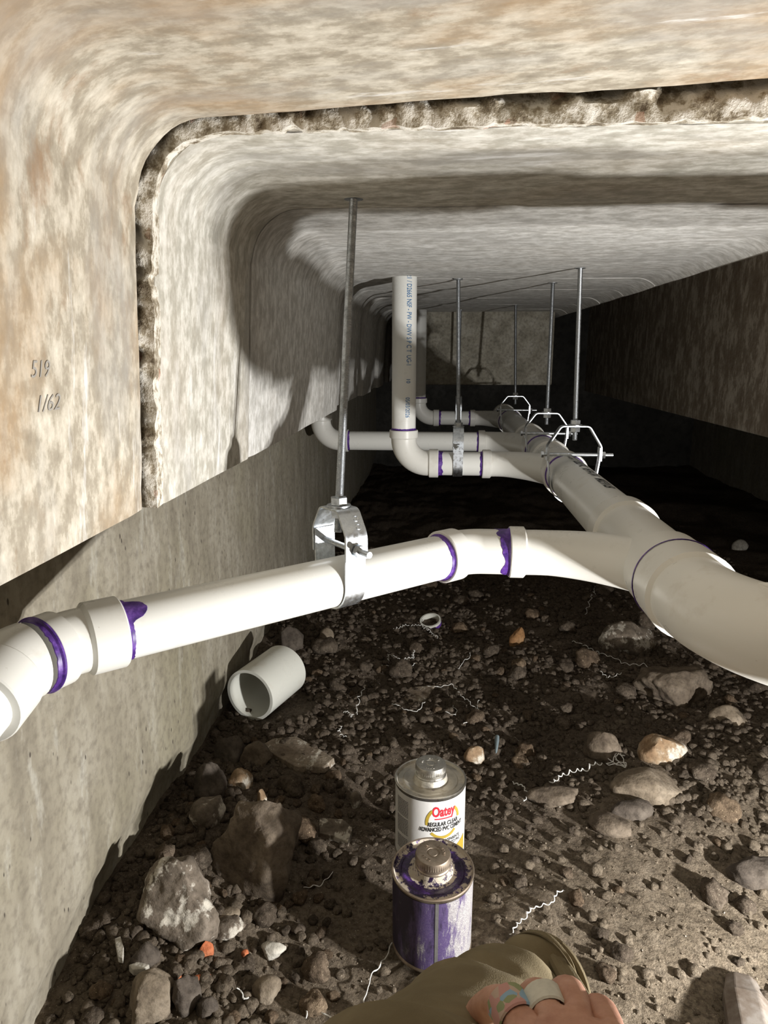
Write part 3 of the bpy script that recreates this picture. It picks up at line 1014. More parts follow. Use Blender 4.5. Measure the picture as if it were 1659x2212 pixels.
CR, CH = .054, .122
def can(name, loc, rot, lid_m, cap_m, label, stain):
    root = tag(empty(name, loc, rot), label, 'can')
    body = MB().lathe([(0, .002), (CR - .002, .002), (CR - .001, 0), (CR, .001), (CR, .004), (CR - .0016, .006), (CR - .0016, CH - .006), (CR, CH - .004), (CR + .0004, CH - .001), (CR - .0008, CH), (CR - .0025, CH - .0006)], 72)
    b = body.build('can_body', M_TIN if not stain else M_RUST, root, True, 50)
    MB().lathe([(CR - .0009, .0065), (CR - .0009, CH - .0065)], 96).build('paper_label', M_LABEL if not stain else M_PBODY, root)
    MB().lathe([(CR - .0025, CH - .0008), (CR - .0045, CH - .0045), (CR - .012, CH - .0045), (CR - .0135, CH - .0032), (CR - .017, CH - .0032), (CR - .0185, CH - .0042), (.027, CH - .004), (.0252, CH - .001), (.0245, CH + .004), (.0235, CH + .006), (0, CH + .006)], 72).build('lid', lid_m, root, True, 40)
    z = CH + .005
    cp = MB()
    n = 96; prof = [(.0236, z), (.0236, z + .0025), (.0226, z + .004), (.0226, z + .008), (.0232, z + .0085), (.0232, z + .0165), (.0222, z + .0185), (.0205, z + .019), (.0085, z + .0185), (.0078, z + .0176), (.0065, z + .0176), (.0058, z + .0185), (.001, z + .0185)]
    vs = []
    for i, (r, zz) in enumerate(prof):
        for k in range(n):
            a = 2 * PI * k / n
            q = r - (.0006 if (i in (4, 5) and k % 2) else 0)
            vs.append((q * math.cos(a), q * math.sin(a), zz))
    fs = []
    for i in range(len(prof) - 1):
        for k in range(n):
            k2 = (k + 1) % n
            fs.append((i * n + k, i * n + k2, (i + 1) * n + k2, (i + 1) * n + k))
    fs.append(tuple((len(prof) - 1) * n + k for k in range(n)))
    cp.add(vs, fs)
    cap = cp.build('screw_cap', cap_m, root, True, 28)
    # raised lettering around the cap top
    def word(s, a0, r=.0118, size=.0062):
        me = text_mesh(s, size, 'CENTER', .0007)
        for v in me.vertices:
            a = a0 - v.co.x / (r + .002)
            rr = r + v.co.y
            v.co = Vector((rr * math.cos(a), rr * math.sin(a), z + .0186 + v.co.z))
        me.materials.clear(); me.materials.append(cap_m)
        o = bpy.data.objects.new('raised_text', me); COL.objects.link(o); o.parent = cap
    word('BRUSH', .45 if stain else 1.2)
    word('IN', 2.2 if stain else 2.9)
    word('CAN', 4.0 if stain else 4.7)
    return root

pc = CAM + ray(930, 1678) * 1.075
c2 = can('cement_can', (pc.x, pc.y, pc.z - CH), (0, 0, 0), M_LID, M_TIN, 'white labelled pint can of pipe cement with a clean metal cap, behind the purple can', False)
c2['label'] = 'white labelled can of pipe cement with silvery lid and cap, behind the purple can'
pp = CAM + ray(935, 1874) * .93
c3 = can('primer_can', (pp.x, pp.y + .012, pp.z - CH), (math.radians(5), 0, 0), M_PLID, M_RUST, 'purple stained primer can with a rusty cap, nearest the camera', True)
MB().box((0, 0, 0), (.0042, .0012, CH - .012), Matrix.Translation((.006, -CR + .0012, CH / 2))).build('side_seam', M_INK_GREY, c3, False)

def on_can(a0, z0, slant=0.0):
    def fn(x, y):
        a = -PI / 2 + a0 + x / CR
        r = CR - .0004
        return Vector((r * math.cos(a), r * math.sin(a), z0 + y + slant * x))
    return fn
LA = .40     # the label faces slightly right of the camera
text_part('brand_print', 'Oatey', .0225, M_INK_RED, c2, on_can(LA, .0915), 'CENTER', fit=.037, bold=.03)
text_part('label_print', 'REGULAR CLEAR', .0094, M_INK_BLACK, c2, on_can(LA, .0755), 'CENTER', fit=.050, bold=.03)
text_part('label_print', 'ADVANCED PVC CEMENT', .0094, M_INK_BLACK, c2, on_can(LA - .02, .0672), 'CENTER', fit=.072, bold=.03)
text_part('label_print', 'COM\u00daN-TRANSPARENTE', .007, M_INK_BLACK, c2, on_can(LA + .03, .048), 'CENTER', fit=.056, bold=.015)
text_part('label_print', 'SUPERIOR CEMENTO PVC', .007, M_INK_BLACK, c2, on_can(LA + .03, .0415), 'CENTER', fit=.060, bold=.015)

def patch(name, quads, m, parent, a0, z0):
    mb = MB(); f = on_can(a0, z0)
    for poly in quads: mb.add([f(*p) for p in poly], [tuple(range(len(poly)))])
    return mb.build(name, m, parent, False)
patch('brand_underline', [[(-.014 + .0028 * i, -.0032 + .0), (-.014 + .0028 * (i + 1), -.0032), (-.014 + .0028 * (i + 1), -.0015), (-.014 + .0028 * i, -.0015)] for i in range(10)], M_INK_RED, c2, LA, .0895)
def ringq(a0, a1, r0, r1, n=14, cy=0.0):
    out = []
    for i in range(n):
        t0, t1 = a0 + (a1 - a0) * i / n, a0 + (a1 - a0) * (i + 1) / n
        out.append([(r0 * math.cos(t0), cy + r0 * math.sin(t0)), (r1 * math.cos(t0), cy + r1 * math.sin(t0)), (r1 * math.cos(t1), cy + r1 * math.sin(t1)), (r0 * math.cos(t1), cy + r0 * math.sin(t1))])
    return out
patch('gold_ring', ringq(math.radians(132), math.radians(190), .0235, .028) + ringq(math.radians(2), math.radians(48), .0235, .028) + ringq(math.radians(222), math.radians(318), .0235, .028), M_INK_GOLD, c2, LA, .082)
patch('gold_band', [[(.004 + .0035 * i, -.03), (.004 + .0035 * (i + 1), -.03), (.004 + .0035 * (i + 1), .0035 * (i + 1) ** .85 * .55 - .012), (.004 + .0035 * i, .0035 * i ** .85 * .55 - .012)] for i in range(12)], M_INK_GOLD, c2, LA + .0, .038)
rows = []
random.seed(5)
for i in range(34):
    z = .022 + .0025 * i
    if i in (9, 10, 22): continue
    x = -.021
    while x < .004:
        w = random.uniform(.0015, .004)
        rows.append([(x, z), (min(x + w, .0045), z), (min(x + w, .0045), z + .0013), (x, z + .0013)])
        x += w + .0008
patch('small_print', rows, M_INK_GREY, c2, LA - 1.12, 0)

# ------------------------------------------------------------------ rocks
ICO = {}
def ico(sub):
    if sub not in ICO:
        bm = bmesh.new(); bmesh.ops.create_icosphere(bm, subdivisions=sub, radius=1)
        ICO[sub] = ([v.co.copy() for v in bm.verts], [tuple(v.index for v in f.verts) for f in bm.faces]); bm.free()
    return ICO[sub]

def rock_mb(seed, dims, sub=3, planes=11, rough=.09, flatb=0.0):
    """chipped stone: sphere cut by random planes, roughened"""
    rnd = random.Random(seed)
    vs, fs = ico(sub)
    pl = []
    for i in range(planes):
        n = Vector((rnd.gauss(0, 1), rnd.gauss(0, 1), rnd.gauss(0, 1))).normalized()
        pl.append((n, rnd.uniform(.58, .95)))
    out = []
    for v in vs:
        r = 1.0
        for n, d in pl:
            k = v.dot(n)
            if k > .05: r = min(r, d / k)
        r *= 1 + rough * fbm(v.x * 2 + seed, v.y * 2, v.z * 2, 4)
        out.append((v.x * r * dims[0], v.y * r * dims[1], v.z * r * dims[2]))
    mb = MB(); mb.add(out, fs)
    return mb

def rock(name, label, cat, px, py, w, h, m, seed, tall=.5, depth=1.0, sub=4, rough=.09, planes=11, rotz=None, lift=.3, group=None):
    """stone seen at pixel px, py (its centre), w x h pixels"""
    p = at(px, py + h * .25)
    zc = (p - CAM).dot(FWD)
    a = w / FPX * zc / 2
    hz = max(h / FPX * zc / 2, .004)
    cz = hz * (1.15 if tall > .6 else .85) * (.4 + tall)
    dims = (a * 1.18, a * 1.1 * depth, cz * 1.15)
    o = rock_mb(seed, dims, sub, planes, rough).build(name, m, None, True, 60)
    o.location = p + Vector((0, a * .3 * depth, cz * lift))
    o.rotation_euler = (0, 0, rotz if rotz is not None else random.Random(seed).uniform(-.5, .5))
    return tag(o, label, cat, group)

rock('boulder', 'big dark brown earthy boulder with a hollow, left of the cans', 'boulder', 552, 1850, 190, 190, M_R_BROWN, 11, .75, .9, 5, .14, 9, .2)
rock('boulder', 'rounded earthy rock with white crusted top at the foot of the left wall', 'boulder', 378, 1965, 160, 150, M_R_WHITE, 12, .75, .85, 5, .13, 10, -.3)
rock('stone', 'pale tan stone in the bottom left corner', 'stone', 322, 2168, 100, 105, M_R_TAN, 13, .7, .8, 4, .07, 8, .6)
rock('stone', 'brown and cream split flint right of the curly shavings', 'stone', 1432, 1625, 92, 58, M_R_FLINT, 14, .7, .7, 4, .06, 8, .2)
rock('stone', 'smooth rounded tan stone below the split flint', 'stone', 1402, 1700, 138, 80, M_R_TAN, 15, .55, .7, 4, .05, 6, .15)
rock('stone', 'dark rough stone tucked against the smooth tan stone', 'stone', 1368, 1748, 80, 48, M_R_DARK, 16, .55, .7, 4, .1, 9, .3)
rock('stone', 'sandy flat stone in front of the dark rough stone', 'stone', 1322, 1782, 84, 42, M_R_BROWN, 17, .5, .8, 4, .06, 7, -.3)
rock('boulder', 'broad brown clod mound under the wide elbow', 'clod', 1462, 1490, 150, 90, M_R_BROWN, 18, .7, .8, 5, .15, 9, .4)
rock('stone', 'tan and brown rock lying under the first pipe junction', 'stone', 1356, 1388, 104, 66, M_R_WHITE, 19, .7, .8, 4, .1, 9, .1)
rock('stone', 'brown rock just above the tangled shaving', 'stone', 1309, 1622, 78, 62, M_R_BROWN, 20, .7, .9, 4, .1, 9, -.2)
rock('stone', 'upright orange brown stone on the dark soil', 'stone', 1117, 1382, 32, 42, M_R_ORANGE, 21, .8, .6, 3, .06, 8, .4)
rock('stone', 'large dark stone at the right edge of the soil', 'stone', 1632, 1878, 100, 95, M_R_DARK, 22, .5, .8, 4, .12, 9, .3)
rock('stone', 'small brown and white flint right of the cement can', 'stone', 1026, 1637, 46, 38, M_R_FLINT, 23, .7, .8, 3, .05, 8, .5)
rock('stone', 'dark round rock in the corner beneath the branch pipe', 'stone', 627, 1392, 50, 52, M_R_DARK, 24, .8, .8, 4, .1, 9, .2)
rock('stone', 'pale oval pebble right of the dark corner rock', 'stone', 706, 1378, 28, 34, M_R_TAN, 25, .7, .8, 3, .04, 6, .2)
rock('stone', 'grey brown rock just above the open pipe offcut', 'stone', 618, 1442, 66, 46, M_R_DARK, 26, .7, .8, 4, .1, 9, 0)
rock('stone', 'dark rock below the mouth of the pipe offcut', 'stone', 497, 1628, 60, 54, M_R_DARK, 27, .8, .8, 4, .12, 9, .3)
rock('stone', 'brown rock leaning by the broken tan plate', 'stone', 552, 1640, 58, 50, M_R_BROWN, 28, .8, .8, 4, .1, 8, .1)
rock('stone', 'dark porous rock beside the left wall, above the cream flint', 'stone', 452, 1700, 62, 72, M_R_DARK, 29, .8, .8, 4, .13, 9, .5)
rock('stone', 'cream and brown flint in the rubble beside the left wall', 'stone', 518, 1688, 46, 44, M_R_FLINT, 30, .8, .8, 3, .06, 8, .5)
rock('stone', 'brown rubble rock with a pale side beside the left wall', 'stone', 447, 1758, 74, 62, M_R_WHITE, 31, .7, .8, 4, .1, 9, 1.2)
rock('stone', 'small orange flint at the top of the big boulder', 'stone', 565, 1728, 26, 34, M_R_FLINT, 32, .8, .8, 3, .05, 8, .9)
rock('stone', 'rounded ochre stone near the bottom edge', 'stone', 577, 2143, 60, 46, M_R_TAN, 33, .7, .8, 4, .05, 7, .3)
rock('stone', 'rough whitish lump right of the white crusted rock', 'stone', 486, 2008, 68, 42, M_R_WHITE, 34, .6, .8, 4, .14, 9, .6)
rock('stone', 'dark stone with a white broken tip', 'stone', 588, 2052, 50, 42, M_R_PALE, 35, .6, .8, 4, .1, 8, .3)
rock('stone', 'smooth oval brown pebble beside the white crusted rock', 'stone', 488, 1976, 50, 24, M_R_TAN, 36, .6, .8, 3, .03, 5, .3)
rock('stone', 'long low brown rock under the springy shaving', 'stone', 1205, 1722, 120, 52, M_R_BROWN, 37, .5, .5, 4, .1, 8, .1)
rock('stone', 'knobbly tan stone below the wide elbow', 'stone', 1578, 1556, 72, 42, M_R_TAN, 38, .7, .8, 4, .12, 9, 0)
rock('stone', 'pale pointed stone on the dark soil right of the main pipe', 'stone', 1600, 1182, 32, 22, M_R_PALE, 39, .8, .8, 3, .05, 8, .3)
rock('stone', 'dark angular rock in the rubble near the bottom left', 'stone', 400, 2155, 60, 80, M_R_DARK, 40, .7, .8, 4, .1, 9, .8)
rock('stone', 'grey angular rock at the bottom edge left of the ochre stone', 'stone', 445, 2185, 46, 48, M_R_DARK, 41, .7, .8, 4, .08, 8, .2)
rock('stone', 'brown rock by the wall between white crusted rock and wall foot', 'stone', 312, 2070, 54, 62, M_R_DARK, 42, .7, .8, 4, .1, 8, .2)
rock('stone', 'small upright whitish stone left of the cement can', 'stone', 768, 1732, 28, 32, M_R_WHITE, 43, .8, .7, 3, .08, 8, .3)
rock('brick_fragment', 'square orange brick chip beside the white crusted rock', 'brick chip', 445, 2055, 34, 34, M_BRICK, 44, .9, .5, 2, .03, 8, .6)
rock('brick_fragment', 'long thin orange brick sliver lying in the rubble', 'brick chip', 424, 2114, 56, 20, M_BRICK, 45, .6, .4, 2, .03, 8, .3)
rock('brick_fragment', 'small round orange brick chip left of the sliver', 'brick chip', 383, 2109, 20, 20, M_BRICK, 46, .8, .8, 2, .03, 8, .3)
rock('brick_fragment', 'tiny orange brick crumb right of the square chip', 'brick chip', 529, 2061, 16, 12, M_BRICK, 47, .8, .8, 2, .03, 8, .3)

def plate(name, label, cat, pix, thick, m, dz=.0, seed=0):
    """flat broken shard, outline given on the soil, real thickness"""
    P = [at(*q) for q in pix]
    c = sum(P, Vector()) / len(P)
    n = len(P); mb = MB()
    pts = []
    for i in range(n):
        a, b = P[i], P[(i + 1) % n]
        for k in range(5):
            q = a.lerp(b, k / 5)
            q = q + Vector((.003 * noise.noise(Vector((i, k, seed))), .003 * noise.noise(Vector((k, i, seed + 3))), 0))
            pts.append(q)
    m_ = len(pts)
    zt = c.z + dz + thick
    vs = [(q.x - c.x, q.y - c.y, zt - c.z + .25 * (q.z - c.z)) for q in pts]
    vs += [((q.x - c.x) * 1.03, (q.y - c.y) * 1.03, zt - c.z - thick * 1.6) for q in pts]
    fs = [tuple(range(m_)), tuple(range(2 * m_ - 1, m_ - 1, -1))] + [(i, m_ + i, m_ + (i + 1) % m_, (i + 1) % m_) for i in range(m_)]
    mb.add(vs, fs)
    o = mb.build(name, m, None, False)
    o.location = c
    bv = o.modifiers.new('bevel', 'BEVEL'); bv.width = .0015; bv.segments = 2; bv.limit_method = 'ANGLE'
    return tag(o, label, cat)
plate('concrete_shard', 'flat tan concrete plate lying left of the cement can', 'shard', [(562, 1622), (590, 1605), (640, 1600), (690, 1628), (722, 1652), (700, 1672), (640, 1668), (600, 1645)], .009, M_SHARD, .003, 1)
plate('concrete_shard', 'half buried flat stone slab among curly shavings', 'shard', [(872, 1510), (885, 1492), (940, 1488), (925, 1512), (890, 1535)], .006, M_SHARD, .002, 2)
plate('concrete_shard', 'half buried flat slab with a white broken corner, left of the cans', 'shard', [(690, 1770), (740, 1775), (762, 1795), (752, 1828), (720, 1815), (690, 1808)], .007, M_R_WHITE, .0, 3)
plate('concrete_shard', 'pale flat flake against the left wall near the bottom', 'shard', [(280, 2108), (300, 2100), (325, 2110), (315, 2120), (290, 2122)], .006, M_R_PALE, .012, 4)
plate('concrete_shard', 'narrow whitish flake standing by the left wall', 'shard', [(250, 2050), (262, 2044), (270, 2075), (268, 2105), (258, 2100)], .006, M_R_PALE, .014, 5)

# grey tapered wall plug
pg = at(1072, 1625, .014)
wp = MB().sweep([(0, -.024, 0), (0, -.02, .0005), (0, .0, .001), (0, .018, .001), (0, .03, .001), (0, .032, .001)], [.0008, .0022, .0036, .0046, .0042, .001], 14).build('wall_plug', flat('plug_grey', (.2, .25, .27), .5), None)
wp.location = pg; wp.rotation_euler = (math.radians(4), 0, -.12)
tag(wp, 'slim grey tapered wall plug on the soil right of the small flint', 'wall plug')

# ------------------------------------------------------------------ curly plastic shavings
def shaving(label, pix, coil=.0035, turns=0, r=.0009, seed=0, lift=.008):
    P = [at(*q) for q in pix]
    # resample
    L = [0]
    for i in range(1, len(P)): L.append(L[-1] + (P[i] - P[i - 1]).length)
    n = max(24, int(L[-1] / .0012))
    pts = []
    wid = []
    tn = turns or L[-1] / .009
    for k in range(n + 1):
        s = L[-1] * k / n
        i = max(j for j in range(len(L)) if L[j] <= s + 1e-9); i = min(i, len(P) - 2)
        t = (s - L[i]) / max(L[i + 1] - L[i], 1e-6)
        q = P[i].lerp(P[i + 1], t)
        d = (P[i + 1] - P[i]).normalized()
        sd = d.cross(Z_).normalized()
        a = 2 * PI * tn * k / n + seed
        q = Vector((q.x, q.y, gz_fine(q.x, q.y) + lift + coil * .6))
        a += 1.6 * noise.noise(Vector((s * 60, seed, 4)))
        cc = coil * (.45 + 1.1 * abs(noise.noise(Vector((s * 55, seed, 7)))))
        q += sd * math.cos(a) * cc + Z_ * math.sin(a) * cc * .8
        q += sd * .006 * noise.noise(Vector((s * 40, seed, 0)))
        pts.append(q)
    c = pts[0].copy()
    rr = [r * (.6 + .8 * abs(noise.noise(Vector((k * .15, seed, 1))))) for k in range(n + 1)]
    o = MB().sweep([q - c for q in pts], rr, 5).build('plastic_shaving', M_SHAVING, None)
    o.location = c
    return tag(o, label, 'shaving', 'curly plastic shavings on the soil')
shaving('frayed white shaving trailing left from the cut pipe ring', [(850, 1366), (880, 1360), (910, 1362), (945, 1385)], .004, 0, .001, 1)
shaving('white shaving bent in a hook below the cut pipe ring', [(840, 1438), (836, 1420), (868, 1432), (892, 1430), (895, 1412)], .003, 0, .0009, 2)
shaving('wavy white shaving just below the hooked one', [(824, 1440), (850, 1446), (875, 1448), (897, 1442)], .004, 5, .0009, 3)
shaving('short thin white shaving below the bend of the branch pipe', [(990, 1452), (1000, 1440), (1014, 1430), (1015, 1418)], .0015, 4, .0009, 4)
shaving('long springy white shaving under the pipe junction', [(1236, 1392), (1290, 1420), (1345, 1442), (1398, 1446)], .004, 11, .0011, 5)
shaving('dangling coiled shaving right under the swept pipe junction', [(1286, 1272), (1277, 1300), (1264, 1330)], .004, 8, .0011, 6)
shaving('small wavy shaving below the long springy one', [(1296, 1458), (1310, 1474), (1342, 1464)], .004, 4, .0009, 7)
shaving('upright wavy shaving right of the pipe offcut', [(786, 1494), (772, 1524), (770, 1552)], .003, 4, .0011, 8)
shaving('short tightly coiled shaving right of the pipe offcut', [(741, 1544), (763, 1553)], .0035, 5, .0009, 9)
shaving('little zigzag shaving above the flat concrete plate', [(738, 1578), (730, 1588), (746, 1598)], .004, 5, .001, 10)
shaving('wavy white shaving across the half buried flat slab', [(846, 1529), (880, 1545), (900, 1545), (919, 1527)], .0025, 4, .0011, 11)
shaving('long kinked shaving right of the half buried flat slab', [(922, 1490), (945, 1495), (976, 1488), (1000, 1512), (1036, 1546)], .003, 11, .001, 12)
shaving('forked shaving hanging off the long kinked one', [(1036, 1522), (1026, 1548), (1002, 1568)], .002, 4, .0011, 13)
shaving('small knotted shaving left of the forked one', [(962, 1545), (985, 1550), (978, 1532), (998, 1530)], .0025, 4, .0008, 14)
shaving('short coiled shaving right of the cement can', [(1106, 1698), (1126, 1708), (1142, 1726), (1131, 1742)], .003, 7, .0011, 15)
shaving('springy white shaving lying over the long low rock', [(1188, 1706), (1212, 1688), (1250, 1680), (1302, 1666)], .005, 9, .0012, 16, .012)
shaving('tangled knot of white shaving by the brown rock', [(1312, 1645), (1322, 1662), (1350, 1665), (1340, 1636), (1326, 1655), (1354, 1660), (1312, 1662), (1345, 1640)], .005, 5, .0014, 17, .008)
shaving('curled white shaving right of the purple can', [(1220, 1936), (1188, 1962), (1150, 1978), (1118, 2008), (1102, 2032)], .003, 11, .0012, 18)
shaving('long loose white strand left of the purple can', [(852, 1990), (851, 2040), (832, 2080), (798, 2128), (786, 2210)], .0016, 7, .0012, 19)
shaving('looped white strand at the bottom edge', [(661, 2215), (666, 2186), (690, 2188), (722, 2216)], .001, 1, .0014, 20)
shaving('tiny white strand in the rubble left of the ochre stone', [(512, 2148), (523, 2150), (527, 2166), (538, 2166)], .001, 2, .0012, 21)
shaving('thin white thread on the soil right of the big boulder', [(656, 1930), (690, 1924), (720, 1896)], .0015, 3, .0008, 22)

# ------------------------------------------------------------------ clods
rnd = random.Random(77)
MESHES = []
for i in range(12):
    d = (1, rnd.uniform(.75, 1.0), rnd.uniform(.6, .85))
    MESHES.append(rock_mb(200 + i, d, 3, 9, .22).mesh('soil_clod', M_CLOD, True, 70))

def dens(x, y):
    """how cloddy the soil is: rubble by the wall and beyond the branch pipe, fine sand in front right"""
    d = ss(.98, 1.25, y + .15 * x) * (1 - .35 * math.exp(-((x + .1) ** 2 + (y - 1.25) ** 2) / .03))
    d = max(d, 1.0 * ss(-.12, -.30, x))
    d = max(d, .03)
    return d * (.45 + .55 * ss(-.25, .3, noise.noise(Vector((x * 5, y * 5, 9)))))

def visible(p):
    d = p - CAM
    z = d.dot(FWD)
    if z < .1: return False
    x = 829.5 + FPX * d.dot(RGT) / z; y = 1106 - FPX * d.dot(UPV) / z
    return -20 < x < 1680 and 900 < y < 2235

BLOCK = [(pc.x, pc.y, .085), (pp.x, pp.y, .085), (sp.x + .04, sp.y + .08, .10), (.02, .5, .1), (.36, .62, .05)]
BLOCK += [(o.location.x, o.location.y, max(o.dimensions.x, o.dimensions.y) * .42) for o in bpy.data.objects if o.get('category') in ('stone', 'boulder', 'clod', 'shard', 'brick chip', 'wall plug')]
cnt = 0; tries = 0
grid = {}
while cnt < 295 and tries < 60000:
    tries += 1
    if cnt < 110:
        y = rnd.uniform(.6, 1.3); x = -.425 + .30 * rnd.random() ** 1.3 - .06 * (y - .6)
    elif cnt < 135:
        y = rnd.uniform(.62, 1.05); x = rnd.uniform(-.15, .5)
    else:
        y = .95 + 1.35 * rnd.random() ** 1.5; x = rnd.uniform(-.43, .95)
    if cnt >= 135 and rnd.random() > dens(x, y): continue
    r = .0085 + .024 * rnd.random() ** 3.0
    if y > 1.1: r *= 1.15
    p = Vector((x, y, gz(x, y)))
    if not visible(p): continue
    if x - r < -.43: continue
    if any((x - a) ** 2 + (y - b) ** 2 < (c + r) ** 2 for a, b, c in BLOCK): continue
    if any((x - a) ** 2 + (y - b) ** 2 < (.75 * (c + r)) ** 2 for a, b, c in grid.values()): continue
    grid[cnt] = (x, y, r)
    o = bpy.data.objects.new('soil_clod', MESHES[rnd.randrange(12)])
    COL.objects.link(o)
    o.location = (x, y, gz_fine(x, y) + r * .28)
    o.scale = (r, r, r)
    o.rotation_euler = (rnd.uniform(-.4, .4), rnd.uniform(-.4, .4), rnd.uniform(0, 6.28))
    if x < -.16 and y < 1.12: lb, gr = 'loose dark earth clod in the rubble strip along the left wall', 'earth clods along the left wall'
    elif y < 1.05: lb, gr = 'loose earth clod on the sandy soil around the cans', 'earth clods on the sandy soil'
    elif x > .40: lb, gr = 'loose dark earth clod on the ground right of the main pipe', 'earth clods right of the main pipe'
    else: lb, gr = 'loose dark earth clod on the ground below and behind the branch pipe', 'earth clods below the branch pipe'
    tag(o, lb, 'clod', gr)
    cnt += 1

def crumbs(name, label, num, rmin, rmax, pw, m, seed, sandy=0.0):
    rnd = random.Random(seed)
    vs, fs = ico(2 if rmax > .005 else 1)
    V, Fc = [], []
    shapes = []
    for s in range(8):
        shapes.append([v * (1 + .42 * noise.noise(v * 1.5 + Vector((s * 3.1, 0, 0))) + .25 * noise.noise(v * 3.5 + Vector((s * 3.1, 5, 0)))) for v in vs])
    k = 0; t = 0
    while k < num and t < num * 12:
        t += 1
        y = .5 + 2.3 * rnd.random() ** 1.7
        x = rnd.uniform(-.45, 1.1)
        if rnd.random() > max(sandy, dens(x, y)): continue
        p = Vector((x, y, 0))
        if not visible(p): continue
        if any((x - a) ** 2 + (y - b) ** 2 < (c * .75) ** 2 for a, b, c in BLOCK[:3]): continue
        r = rmin + (rmax - rmin) * rnd.random() ** pw
        a = rnd.uniform(0, 6.28); ca, sa = math.cos(a) * r, math.sin(a) * r
        z = gz_fine(x, y) + r * .25
        b = len(V)
        sq = rnd.uniform(.55, .95)
        for v in shapes[rnd.randrange(8)]:
            V.append((x + v.x * ca - v.y * sa, y + v.x * sa + v.y * ca, z + v.z * r * sq))
        Fc += [(i + b, j + b, l + b) for i, j, l in fs]
        k += 1
    me = bpy.data.meshes.new(name)
    me.from_pydata(V, [], Fc)
    me.polygons.foreach_set('use_smooth', [True] * len(me.polygons))
    me.materials.append(m); me.update()
    o = bpy.data.objects.new(name, me); COL.objects.link(o)
    return tag(o, label, 'soil', None, 'stuff')
M_CRUMB = m_soil('soil_crumb', ((.08, .062, .047), (.125, .099, .075), (.18, .145, .11)), False, 1.2, ((.14, .11, .078), (.21, .17, .124), (.29, .24, .18)))
M_GRIT = m_rock('grit', (.13, .10, .07), (.2, .16, .115), (.34, .29, .22), .15, 3)
crumbs('soil_crumbs', 'crumbly dark soil lumps too many to count', 15000, .003, .011, 2.6, M_CRUMB, 5, .10)
crumbs('grit', 'fine pale grit scattered over the soil', 7000, .0007, .0019, 2.4, M_GRIT, 6, .8)

# ------------------------------------------------------------------ tool at the lower right
def m_tool():
    m, nt, b = mat('worn_steel', .6, .35, .4)
    v = coords(nt)
    a = nz(nt, v, 40, 5, .65)
    c = ramp(nt, a, [(.3, (.13, .095, .07)), (.5, (.2, .165, .135)), (.65, (.28, .25, .22))])
    nt.links.new(c, b.inputs['Base Color'])
    bump(nt, b, a, .2, .002)
    return m
tl = MB()
secs = [(.0, .62, .55), (.004, .72, .66), (.03, .94, .9), (.036, 1, 1), (.15, 1.04, 1.05), (.152, 1, 1)]
vs = []; fs = []
for s_, kx, kz in secs:
    for a, b in ((-.5, -.24), (-.5, .24), (-.26, .5), (.26, .5), (.5, .24), (.5, -.24), (.26, -.5), (-.26, -.5)):
        vs.append((a * .05 * kx, -s_, b * .032 * kz))
for i in range(len(secs) - 1):
    for k in range(8):
        fs.append((i * 8 + k, i * 8 + (k + 1) % 8, (i + 1) * 8 + (k + 1) % 8, (i + 1) * 8 + k))
fs += [tuple(range(7, -1, -1)), tuple((len(secs) - 1) * 8 + k for k in range(8))]
tl.add(vs, fs)
hm = tl.build('hammer_head', m_tool(), None, False)
bv = hm.modifiers.new('bevel', 'BEVEL'); bv.width = .0018; bv.segments = 2
tp = at(1592, 2130)
hm.location = (tp.x + .006, tp.y + .006, tp.z + .005)
hm.rotation_euler = (math.radians(-4), 0, math.radians(-14))
tag(hm, 'worn eight-sided hammer head lying on the soil in the bottom right corner', 'hammer')

# ------------------------------------------------------------------ person: knee and hand
def m_cloth():
    m, nt, b = mat('khaki_cotton', .9, 0, .15)
    v = coords(nt)
    w = nz(nt, coords(nt, 'Object', (1, 1, .4)), 900, 2, .5)
    a = nz(nt, v, 16, 4, .6)
    c = ramp(nt, a, [(.35, (.135, .108, .062)), (.6, (.185, .15, .09)), (.72, (.22, .18, .11))])
    sp_ = nz(nt, v, 90, 3, .6)
    c = mix(nt, ramp(nt, sp_, [(.72, 0), (.76, .7)]), c, (.06, .045, .03))
    nt.links.new(c, b.inputs['Base Color'])
    bump(nt, b, w, .35, .0008)
    return m
M_CLOTH = m_cloth()
M_STITCH = flat('stitching', (.11, .085, .045))

def m_skin():
    m, nt, b = mat('skin', .5, 0, .4)
    v = coords(nt)
    a = nz(nt, v, 60, 5, .65)
    c = ramp(nt, a, [(.3, (.36, .17, .11)), (.55, (.48, .26, .18)), (.75, (.55, .33, .25))])
    nt.links.new(c, b.inputs['Base Color'])
    b.inputs['Subsurface Weight'].default_value = .12
    b.inputs['Subsurface Radius'].default_value = (.006, .002, .001)
    bump(nt, b, nz(nt, v, 300, 3, .6), .25, .0008)
    return m
M_SKIN = m_skin()

person = tag(empty('person', (.1, .2, .0)), 'kneeling person in khaki trousers, one bandaged hand on the knee, at the bottom edge', 'person')
person.location = (0, 0, 0)

def px3(x, y, zc):
    return CAM + ray(x, y) * zc

